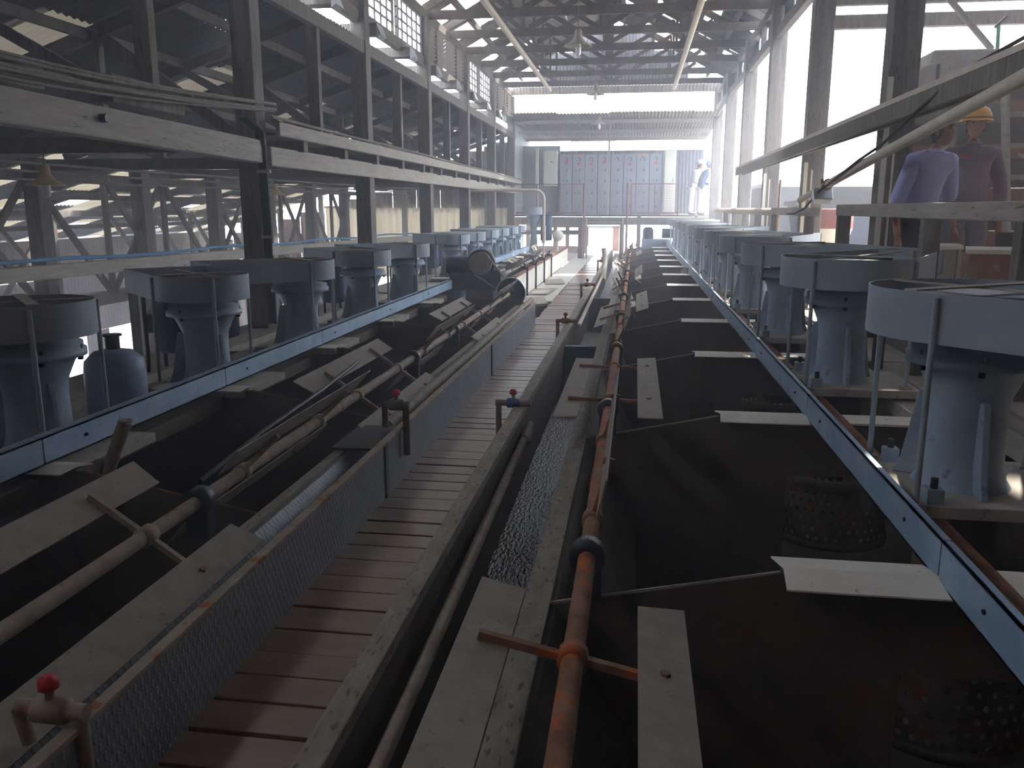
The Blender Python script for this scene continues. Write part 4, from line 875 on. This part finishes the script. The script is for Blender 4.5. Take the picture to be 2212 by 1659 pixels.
t = empty('pump_motor', (2.55, 13.3, 0.70)); tag(t, 'dark round motor standing behind the red cone tank', 'motor')
MB().lathe([(0.16, 0.0), (0.16, 0.7), (0.15, 0.82), (0.08, 0.88)], n=20).build('motor_body', 'dark', t)
t = empty('oil_drum', (1.75 + 0.9, 26.2, 0.70)); tag(t, 'dark blue drum near the far workers', 'drum')
MB().lathe([(0.28, 0), (0.29, 0.02), (0.28, 0.3), (0.29, 0.32), (0.28, 0.6), (0.29, 0.62), (0.28, 0.9), (0.29, 0.92)], n=24).build('drum_body', 'motor', t); MB().lathe([(0.05, 0.925), (0.05, 0.94)], (0.1, 0, 0), 10).build('bung', 'dark', t)
# chute boxes at right
def chute(loc, w, d, h, rz, label, m='brick'):
    t = empty('feed_chute', loc, R(rz)); tag(t, label, 'chute')
    MB().extr([(-w / 2 + 0.02, -d / 2, 0), (w / 2 - 0.05, -d / 2, 0), (w / 2, -d / 2, h), (-w / 2, -d / 2, h)], (0, d, 0)).build('box_body', m, t)
    MB().extr([(-w / 2 - 0.02, -d / 2 - 0.02, h), (w / 2 + 0.03, -d / 2 - 0.02, h), (w / 2 + 0.03, -d / 2 - 0.02, h + 0.03), (-w / 2 - 0.02, -d / 2 - 0.02, h + 0.03)], (0, d * 0.25, 0.02)).build('lip', 'white', t)
    MB().beam((w / 2, -d / 2 - 0.01, 0), (w / 2, -d / 2 - 0.01, h), 0.03, 0.02, (0, 1, 0)).build('corner_angle', 'dust', t)
chute((2.62, 6.7, 0.42 + 0.28), 0.38, 0.4, 0.58, -12, 'red-brown steel feed chute at the right edge behind the nearest drive')
chute((3.05, 7.0, 0.70), 0.45, 0.4, 0.72, 8, 'dark brown box beyond the red-brown feed chute', 'tank')
chute((2.62, 8.1, 0.70), 0.34, 0.4, 0.55, 5, 'grey-white stained chute in front of the worker in lilac', 'dust')
o = MB().box(2.55, 3.05, 9.2, 9.7, 0.70, 1.5).build('wooden_box', 'timber', bevel=0.01); tag(o, 'wooden box behind the hand rail beside the first right column', 'box')
# planks low right
t = empty('plank_stack', (2.02, 4.6, 0.40)); tag(t, 'stack of pale planks on the deck at the right edge', 'planks')
for k in range(3): MB().box(-0.02 + 0.03 * k, 0.26 + 0.02 * k, -1.6, 1.4, 0.002 + 0.055 * k, 0.05 + 0.055 * k).build('plank', 'timberl', t)
# ladder
t = empty('leaning_ladder', (3.55, 8.9, 0.70)); tag(t, 'pale ladder leaning behind the worker in the yellow helmet', 'ladder')
for x in (0, 0.36): MB().beam((x + 0.1, 0, 0), (x - 0.02, 0.3, 2.0), 0.04, 0.07).build('stile', 'timberl', t)
for k in range(6): MB().beam((0.09 - 0.02 * k, 0.045 + 0.045 * k, 0.3 + 0.3 * k), (0.45 - 0.02 * k, 0.045 + 0.045 * k, 0.3 + 0.3 * k), 0.03, 0.05).build('rung', 'timberl', t)
# upper machine with a motor on the chute
t = empty('screen_motor', (3.25, 10.5, 2.72)); tag(t, 'dusty motor with round fan cover sitting on the inclined chute', 'motor')
MB().lathe([(0.10, 0), (0.25, 0.01), (0.27, 0.06), (0.27, 0.3)], (0.0, -0.15, 0.2), 26, 'y').build('fan_cover', 'dust', t); MB().box(-0.05, 0.62, -0.1, 0.4, 0.15, 0.6).build('gear_case', 'dust', t, bevel=0.03); MB().box(-0.3, 0.7, -0.2, 0.5, -0.2, 0.0).build('base', 'timber', t)
for q in range(3): a = R(90 + 120 * q); MB().beam((0.05 * math.cos(a), -0.155, 0.2 + 0.05 * math.sin(a)), (0.24 * math.cos(a), -0.155, 0.2 + 0.24 * math.sin(a)), 0.03, 0.02, (0, 1, 0)).build('cover_spoke', 'dark', t)
# dark screening structure behind the workers
t = empty('ore_bin', (2.95, 9.9, 0.70)); tag(t, 'tall dark boarded bin wall behind the two near workers', 'bin')
for k in range(15): MB().box(0.05, 5.5, 0.6, 0.66, 0.01 + 0.16 * k, 0.168 + 0.16 * k).build('board', 'brick' if k % 3 == 0 else 'tank', t)
for x in (0.45, 1.5, 2.6): MB().box(x, x + 0.12, 0.45, 0.6, 0, 1.95).build('upright', 'timber', t)
t = empty('green_pipe', (4.2, 11.2, 2.7)); tag(t, 'thin green pipe rising in the bright opening at upper right', 'pipe')
MB().tube((0.1, 0, -2.0), (-0.06, 0, 1.0), 0.022).build('pipe_run', 'green', t); MB().beam((-0.1, 0, 0.98), (0.02, 0, 1.1), 0.03, 0.03).build('pipe_hook', 'dark', t)

# ================================================================== LAMPS, PIPES AND CABLES OVERHEAD
def pendant(x, y, z, top, s, label, m='lamp', bulb=True):
    t = empty('pendant_lamp', (x, y, z)); tag(t, label, 'lamp', 'pendant lamps')
    MB().lathe([(0.035 * s, 0.22 * s), (0.05 * s, 0.20 * s), (0.055 * s, 0.12 * s), (0.10 * s, 0.06 * s), (0.19 * s, 0.015 * s), (0.20 * s, 0), (0.19 * s, 0.002), (0.095 * s, 0.05 * s), (0.045 * s, 0.11 * s)], n=28, cap=False).build('lamp_shade', m, t)
    MB().tube((0, 0, 0.2 * s), (0, 0, top - z), 0.008).build('cord', 'cabledust', t)
    if bulb: MB().lathe([(0.02 * s, 0.1 * s), (0.03 * s, 0.06 * s), (0.04 * s, -0.02 * s), (0.04 * s, -0.10 * s), (0.015 * s, -0.125 * s)], n=16).build('bulb', 'bulb', t)
pendant(-1.0, 14.24, 4.14, 5.0, 1.15, 'grey enamel pendant lamp over the walkway, nearest to the camera')
pendant(-1.06, 21.36, 4.3, 5.0, 1.1, 'grey pendant lamp over the walkway, second from the camera, above the bright band')
pendant(-1.15, 25.6, 4.0, 4.25, 1.0, 'white pendant lamp in front of the annex roof')
pendant(-3.7, 24.0, 4.1, 4.9, 1.2, 'bright white pendant lamp at the far end of the clerestory')
pendant(-6.25, 8.4, 1.84, 2.18, 1.0, 'yellowed pendant lamp hanging at far left behind the machines', 'lampy')
pendant(-6.87, 15.7, 1.86, 2.18, 0.9, 'pale pendant lamp behind the cable-wrapped post', 'lampy')
pendant(-7.6, 23.0, 1.6, 2.18, 0.9, 'small pendant lamp against the corrugated end wall', 'lampy')
for x, y1, lab in ((-2.5, 24.6, 'left'), (0.93, 24.6, 'right')):
    o = MB().tube((x, 6, 4.84), (x, y1, 4.84), 0.055).build('overhead_pipe', 'pale'); tag(o, '%s pale pipe hung under the roof trusses along the hall' % lab, 'pipe')
t = empty('cable_bundle', (0, 0, 0)); tag(t, 'sagging dusty cables over the heavy left beam running to the near post', 'cable')
rr = random.Random(8)
for q in range(9):
    dx, dz = rr.uniform(-0.05, 0.05), rr.uniform(-0.05, 0.05)
    pts = []
    for i in range(16):
        f = i / 15; y = -0.5 + 9.0 * f
        pts.append((-3.68 + dx * (1 - f) + 0.02 * math.sin(i + q), y, 2.70 - 0.25 * math.sin(f * 3.1) - 0.10 * f + dz * (1 + math.sin(3 * f + q))))
    MB().path(pts, 0.012, 6).build('cable', 'cabledust', t)
for q in range(5):
    pts = [(-3.66 + 0.01 * q, 8.3 + 3.1 * i / 2 + 0.0, 2.50 - 0.0 * i + 0.012 * math.sin(i * 1.3 + q)) for i in range(13)]
    MB().path(pts, 0.010, 6).build('cable', 'cabledust', t)
for q in range(7):
    x = -3.77 + 0.012 * q
    MB().path([(x, 7.9, 2.44), (x + 0.01, 8.2, 2.36), (x - 0.01, 8.27, 2.2), (x, 8.275, 1.5), (x, 8.275, 0.42)], 0.010, 6).build('cable', 'cable', t)
for z in (1.95, 1.3): MB().box(-3.80, -3.66, 8.25, 8.285, z, z + 0.03).build('cable_clip', 'dust', t)
o = MB().box(-3.95, -3.78, 5.9, 6.9, 2.36, 2.56).build('wooden_block', 'timber', bevel=0.01); tag(o, 'brown block lying on the heavy left beam beside the thin stud', 'block')
o = MB().box(-3.9, -3.74, 4.55, 5.12, 2.335, 2.50).build('wooden_block', 'timberl', bevel=0.01); tag(o, 'square brown block end on the heavy left beam at the left edge of view', 'block')
for k in range(3):
    o = MB().path([(-8.3, 3, 2.0 + 0.12 * k), (-7.5, 12, 1.95 + 0.1 * k), (-7.0, 26, 2.0 + 0.1 * k)], 0.018).build('conduit', 'cabledust'); tag(o, 'thin conduit strung along the left aisle, %s' % ('lowest', 'middle one', 'highest')[k], 'pipe')

# ================================================================== PEOPLE
def skin_obj(name, verts, edges, radii, m, parent, root=0, sub=2):
    me = bpy.data.meshes.new(name); me.from_pydata([Vector(v) for v in verts], edges, []); me.materials.append(M[m])
    o = bpy.data.objects.new(name, me); COL.objects.link(o); o.parent = parent
    md = o.modifiers.new('skin', 'SKIN'); md.use_smooth_shade = True
    sv = me.skin_vertices[0].data
    for i, r in enumerate(radii): sv[i].radius = r if isinstance(r, tuple) else (r, r); sv[i].use_root = (i == root)
    s = o.modifiers.new('sub', 'SUBSURF'); s.levels = sub; s.render_levels = sub
    return o
def person(loc, rz, label, shirt, trousers, J=None, hat=None, bend=0.0, head_turn=0.0, cap_name='helmet', scale=1.0, patch=False):
    t = empty('person', loc, R(rz)); t.scale = (scale,) * 3; tag(t, label, 'person')
    J = J or {}
    # figure faces -y locally; x to its left
    b = bend
    def P(x, y, z):      # bend the upper body forward about the hips
        if z > 0.95:
            a = b; dz = z - 0.95; return Vector((x, y * math.cos(a) - dz * math.sin(a), 0.95 + dz * math.cos(a) + y * math.sin(a)))
        return Vector((x, y, z))
    HL = J.get('hl', (0.27, -0.05, 0.78)); HR = J.get('hr', (-0.27, -0.05, 0.78)); EL = J.get('el', (0.26, 0.03, 1.10)); ER = J.get('er', (-0.26, 0.03, 1.10))
    v = [P(0, 0, 0.93), P(0, 0, 1.10), P(0, 0, 1.28), P(0, 0.01, 1.41), P(0, 0.0, 1.49), P(0, -0.01, 1.56),
         P(0.17, 0, 1.40), Vector(EL) if 'el' in J else P(*EL), Vector(HL) if 'hl' in J else P(*HL),
         P(-0.17, 0, 1.40), Vector(ER) if 'er' in J else P(*ER), Vector(HR) if 'hr' in J else P(*HR),
         (0.09, 0, 0.86), (0.10, -0.01, 0.48), (0.10, 0.02, 0.09), (0.10, -0.14, 0.035), (-0.09, 0, 0.86), (-0.10, -0.01, 0.48), (-0.10, 0.02, 0.09), (-0.10, -0.14, 0.035)]
    e = [(0, 1), (1, 2), (2, 3), (3, 4), (4, 5), (3, 6), (6, 7), (7, 8), (3, 9), (9, 10), (10, 11), (0, 12), (12, 13), (13, 14), (14, 15), (0, 16), (16, 17), (17, 18), (18, 19)]
    r = [(0.13, 0.10), (0.12, 0.09), (0.14, 0.10), (0.12, 0.09), 0.052, 0.05, 0.062, 0.042, 0.028, 0.062, 0.042, 0.028, (0.085, 0.085), 0.055, 0.038, 0.032, (0.085, 0.085), 0.055, 0.038, 0.032]
    body = skin_obj('body', v, e, r, 'skin', t)
    # hands with five fingers
    for (E_, H_, s) in ((v[7], v[8], 1), (v[10], v[11], -1)):
        d = (Vector(H_) - Vector(E_)).normalized(); side = d.cross(Vector((1, 0, 0)))
        side = side.normalized() if side.length > 0.1 else Vector((0, 1, 0)); nrm = d.cross(side).normalized()
        hv = [Vector(H_) - d * 0.01, Vector(H_) + d * 0.045, Vector(H_) + d * 0.085]; he = [(0, 1), (1, 2)]; hr = [(0.027, 0.02), (0.036, 0.018), (0.036, 0.016)]
        for fi, (o_, ln) in enumerate(((-0.03, 0.062), (-0.01, 0.075), (0.01, 0.07), (0.03, 0.055))):
            i0 = len(hv); base = Vector(H_) + d * 0.085 + side * o_; c = nrm * (-0.35 * s)
            hv += [base, base + (d + c).normalized() * ln * 0.5, base + (d + c).normalized() * ln * 0.5 + (d + c * 2.6).normalized() * ln * 0.5]; he += [(2, i0), (i0, i0 + 1), (i0 + 1, i0 + 2)]; hr += [0.009, 0.0085, 0.007]
        i0 = len(hv); hv += [Vector(H_) + d * 0.04 - side * 0.038, Vector(H_) + d * 0.075 - side * 0.055]; he += [(1, i0), (i0, i0 + 1)]; hr += [0.011, 0.009]
        skin_obj('hand', hv, he, hr, 'skin', t, 0, 1)
    # head
    hd = empty_h = None
    hc = P(0, -0.025, 1.655)
    mb = MB(); rows = 16; cols = 22; V = []; F = []
    for j in range(rows + 1):
        a = math.pi * j / rows
        for i in range(cols):
            u = 2 * math.pi * i / cols; x = 0.076 * math.sin(a) * math.cos(u); y = 0.097 * math.sin(a) * math.sin(u); z = 0.118 * math.cos(a)
            if z < 0: x *= 1 + z * 2.6; y = y * (1 + z * 1.8) - 0.012 * (-z / 0.118)
            if y < -0.05 and abs(x) < 0.02 and -0.045 < z < 0.02: y -= 0.022 * (1 - abs(x) / 0.02) * (1 if z < -0.01 else 0.5)   # nose
            if y < -0.03 and 0.015 < abs(x) < 0.045 and 0.0 < z < 0.035: y += 0.010    # eye sockets
            V.append((x, y, z))
    for j in range(rows):
        for i in range(cols): F.append((j * cols + i, (j + 1) * cols + i, (j + 1) * cols + (i + 1) % cols, j * cols + (i + 1) % cols))
    mb.add(V, F, True)
    for s in (-1, 1): mb.ell((s * 0.074, 0.005, -0.008), 0.012, 0.02, 0.032, 8, 6)
    H = mb.build('head', 'skin', t, loc=hc); H.rotation_euler = (-b * 0.6, 0, R(head_turn))
    eb = MB()
    for s in (-1, 1): eb.ell((s * 0.029, -0.082, 0.014), 0.011, 0.006, 0.006, 8, 6)
    eb.box(-0.042, -0.016, -0.093, -0.082, 0.028, 0.033); eb.box(0.016, 0.042, -0.093, -0.082, 0.028, 0.033); eb.build('eyes_and_brows', 'hair', H)
    MB().ell((0, -0.088, -0.052), 0.022, 0.006, 0.006, 10, 6).build('mouth', 'tank_red', H)
    hm = MB(); V = []; F = []
    for j in range(9):
        a = math.pi * 0.5 * j / 8 * 1.18
        for i in range(cols):
            u = 2 * math.pi * i / cols; back = math.sin(u); aa = a * (1.0 if back < 0 else 1.12); aa = aa * (0.72 if back < -0.35 else 1)
            V.append((0.083 * math.sin(aa) * math.cos(u), 0.106 * math.sin(aa) * math.sin(u), 0.128 * math.cos(aa)))
    for j in range(8):
        for i in range(cols): F.append((j * cols + i, (j + 1) * cols + i, (j + 1) * cols + (i + 1) % cols, j * cols + (i + 1) % cols))
    hm.add(V, F, True); hm.build('hair', 'hair', H)
    if hat:
        mb = MB().lathe([(0.128, 0.035), (0.124, 0.05), (0.118, 0.09), (0.095, 0.135), (0.05, 0.162), (0.005, 0.168)], n=24, cap=False); mb.lathe([(0.145, 0.03), (0.128, 0.04), (0.12, 0.038)], n=24, cap=False); mb.extr([(-0.07, -0.13, 0.035), (0.07, -0.13, 0.035), (0.045, -0.185, 0.022), (-0.045, -0.185, 0.022)], (0, 0, 0.006))
        h = mb.build(cap_name, hat, H); MB().lathe([(0.130, 0.052), (0.130, 0.060)], n=24, cap=False).build('helmet_band', 'dark', h)
    # clothing: shirt and trousers follow the limbs a little larger
    e7 = Vector(v[7]).lerp(Vector(v[8]), J.get('sleeve', 0.85)); e10 = Vector(v[10]).lerp(Vector(v[11]), J.get('sleeve', 0.85))
    sv = [Vector((0, 0.0, 0.80)), P(0, 0, 1.08), P(0, 0, 1.28), P(0, 0.01, 1.405), P(0, 0.0, 1.475), v[6], v[7], e7, v[9], v[10], e10]
    se = [(0, 1), (1, 2), (2, 3), (3, 4), (3, 5), (5, 6), (6, 7), (3, 8), (8, 9), (9, 10)]
    sr = [(0.175, 0.135), (0.165, 0.13), (0.18, 0.135), (0.155, 0.115), 0.068, 0.085, 0.065, 0.055, 0.085, 0.065, 0.055]
    if J.get('sleeve', 0.85) < 0.05: se = [(0, 1), (1, 2), (2, 3), (3, 4), (3, 5), (5, 6), (3, 8), (8, 9)]
    if J.get('sleeve', 0.85) < 0.05:
        keep = [0, 1, 2, 3, 4, 5, 6, 8, 9]; mp = {k: i for i, k in enumerate(keep)}; se = [(mp[a], mp[c]) for a, c in se]; sr = [sr[k] for k in keep]; sv = [sv[k] for k in keep]
    sh = skin_obj('shirt', sv, se, sr, shirt, t)
    mb = MB().lathe([(0.075, 0), (0.062, 0.035), (0.068, 0.01)], tuple(P(0, -0.005, 1.475)), 16, cap=False); mb.build('collar', shirt, t)
    if patch: MB().box(-0.105, -0.045, -0.155, -0.148, 1.37, 1.40).build('red_badge', 'sticker', t)
    tv = [(0, 0, 1.0), (0.095, 0, 0.84), (0.105, -0.01, 0.48), (0.105, 0.02, 0.10), (-0.095, 0, 0.84), (-0.105, -0.01, 0.48), (-0.105, 0.02, 0.10)]
    skin_obj('trousers', tv, [(0, 1), (1, 2), (2, 3), (0, 4), (4, 5), (5, 6)], [(0.165, 0.125), 0.105, 0.08, 0.07, 0.105, 0.08, 0.07], trousers, t)
    for s in (-1, 1): MB().ell((s * 0.10, -0.06, 0.04), 0.052, 0.135, 0.042, 14, 8).build('shoe', 'dark', t)
    return t
person((2.37, 7.75, 0.68), 18, 'person in a lilac short-sleeved shirt leaning forward behind the right hand rail', 'lilac', 'trouser', {'hl': (0.24, -0.20, 0.80), 'el': (0.29, -0.05, 1.02), 'hr': (-0.31, -0.22, 0.72), 'er': (-0.29, -0.10, 0.98), 'sleeve': 0.02}, bend=0.34, head_turn=25, scale=0.95)
person((2.93, 8.2, 0.68), -12, 'person in a yellow helmet and mauve shirt standing behind the right hand rail', 'brown', 'trouserg', {'hr': (-0.42, -0.12, 0.86), 'er': (-0.33, 0.0, 1.12)}, hat='helmet', scale=0.99, patch=True)
person((1.72, 28.15, 1.4), 75, 'person in a white helmet leaning on the platform railing far away', 'whites', 'whites', {'hr': (-0.2, -0.35, 0.98), 'er': (-0.24, -0.12, 1.05)}, hat='helmetw', bend=0.35, scale=0.97)
person((1.95, 27.6, 1.4), 90, 'person in a blue helmet and navy shirt at the end of the platform railing', 'navy', 'whites', {'hl': (0.2, -0.35, 0.98), 'el': (0.24, -0.12, 1.05)}, hat='helmetb', bend=0.4, scale=0.95)

# ------------------------------------------------------------------ dusty haze inside the hall
hm = bpy.data.materials.new('dust_haze'); hm.use_nodes = True
N = hm.node_tree.nodes; L = hm.node_tree.links; N.remove(N['Principled BSDF'])
v = N.new('ShaderNodeVolumeScatter'); v.inputs['Color'].default_value = (0.9, 0.9, 1, 1); v.inputs['Density'].default_value = 0.017; v.inputs['Anisotropy'].default_value = 0.45
L.new(v.outputs[0], N['Material Output'].inputs['Volume'])
o = MB().box(-14.4, 9.1, YN - 0.1, 31.8, -3.1, 7.3).build('dust_haze', hm); tag(o, 'thin bright dust haze filling the whole hall', 'haze', kind='stuff')
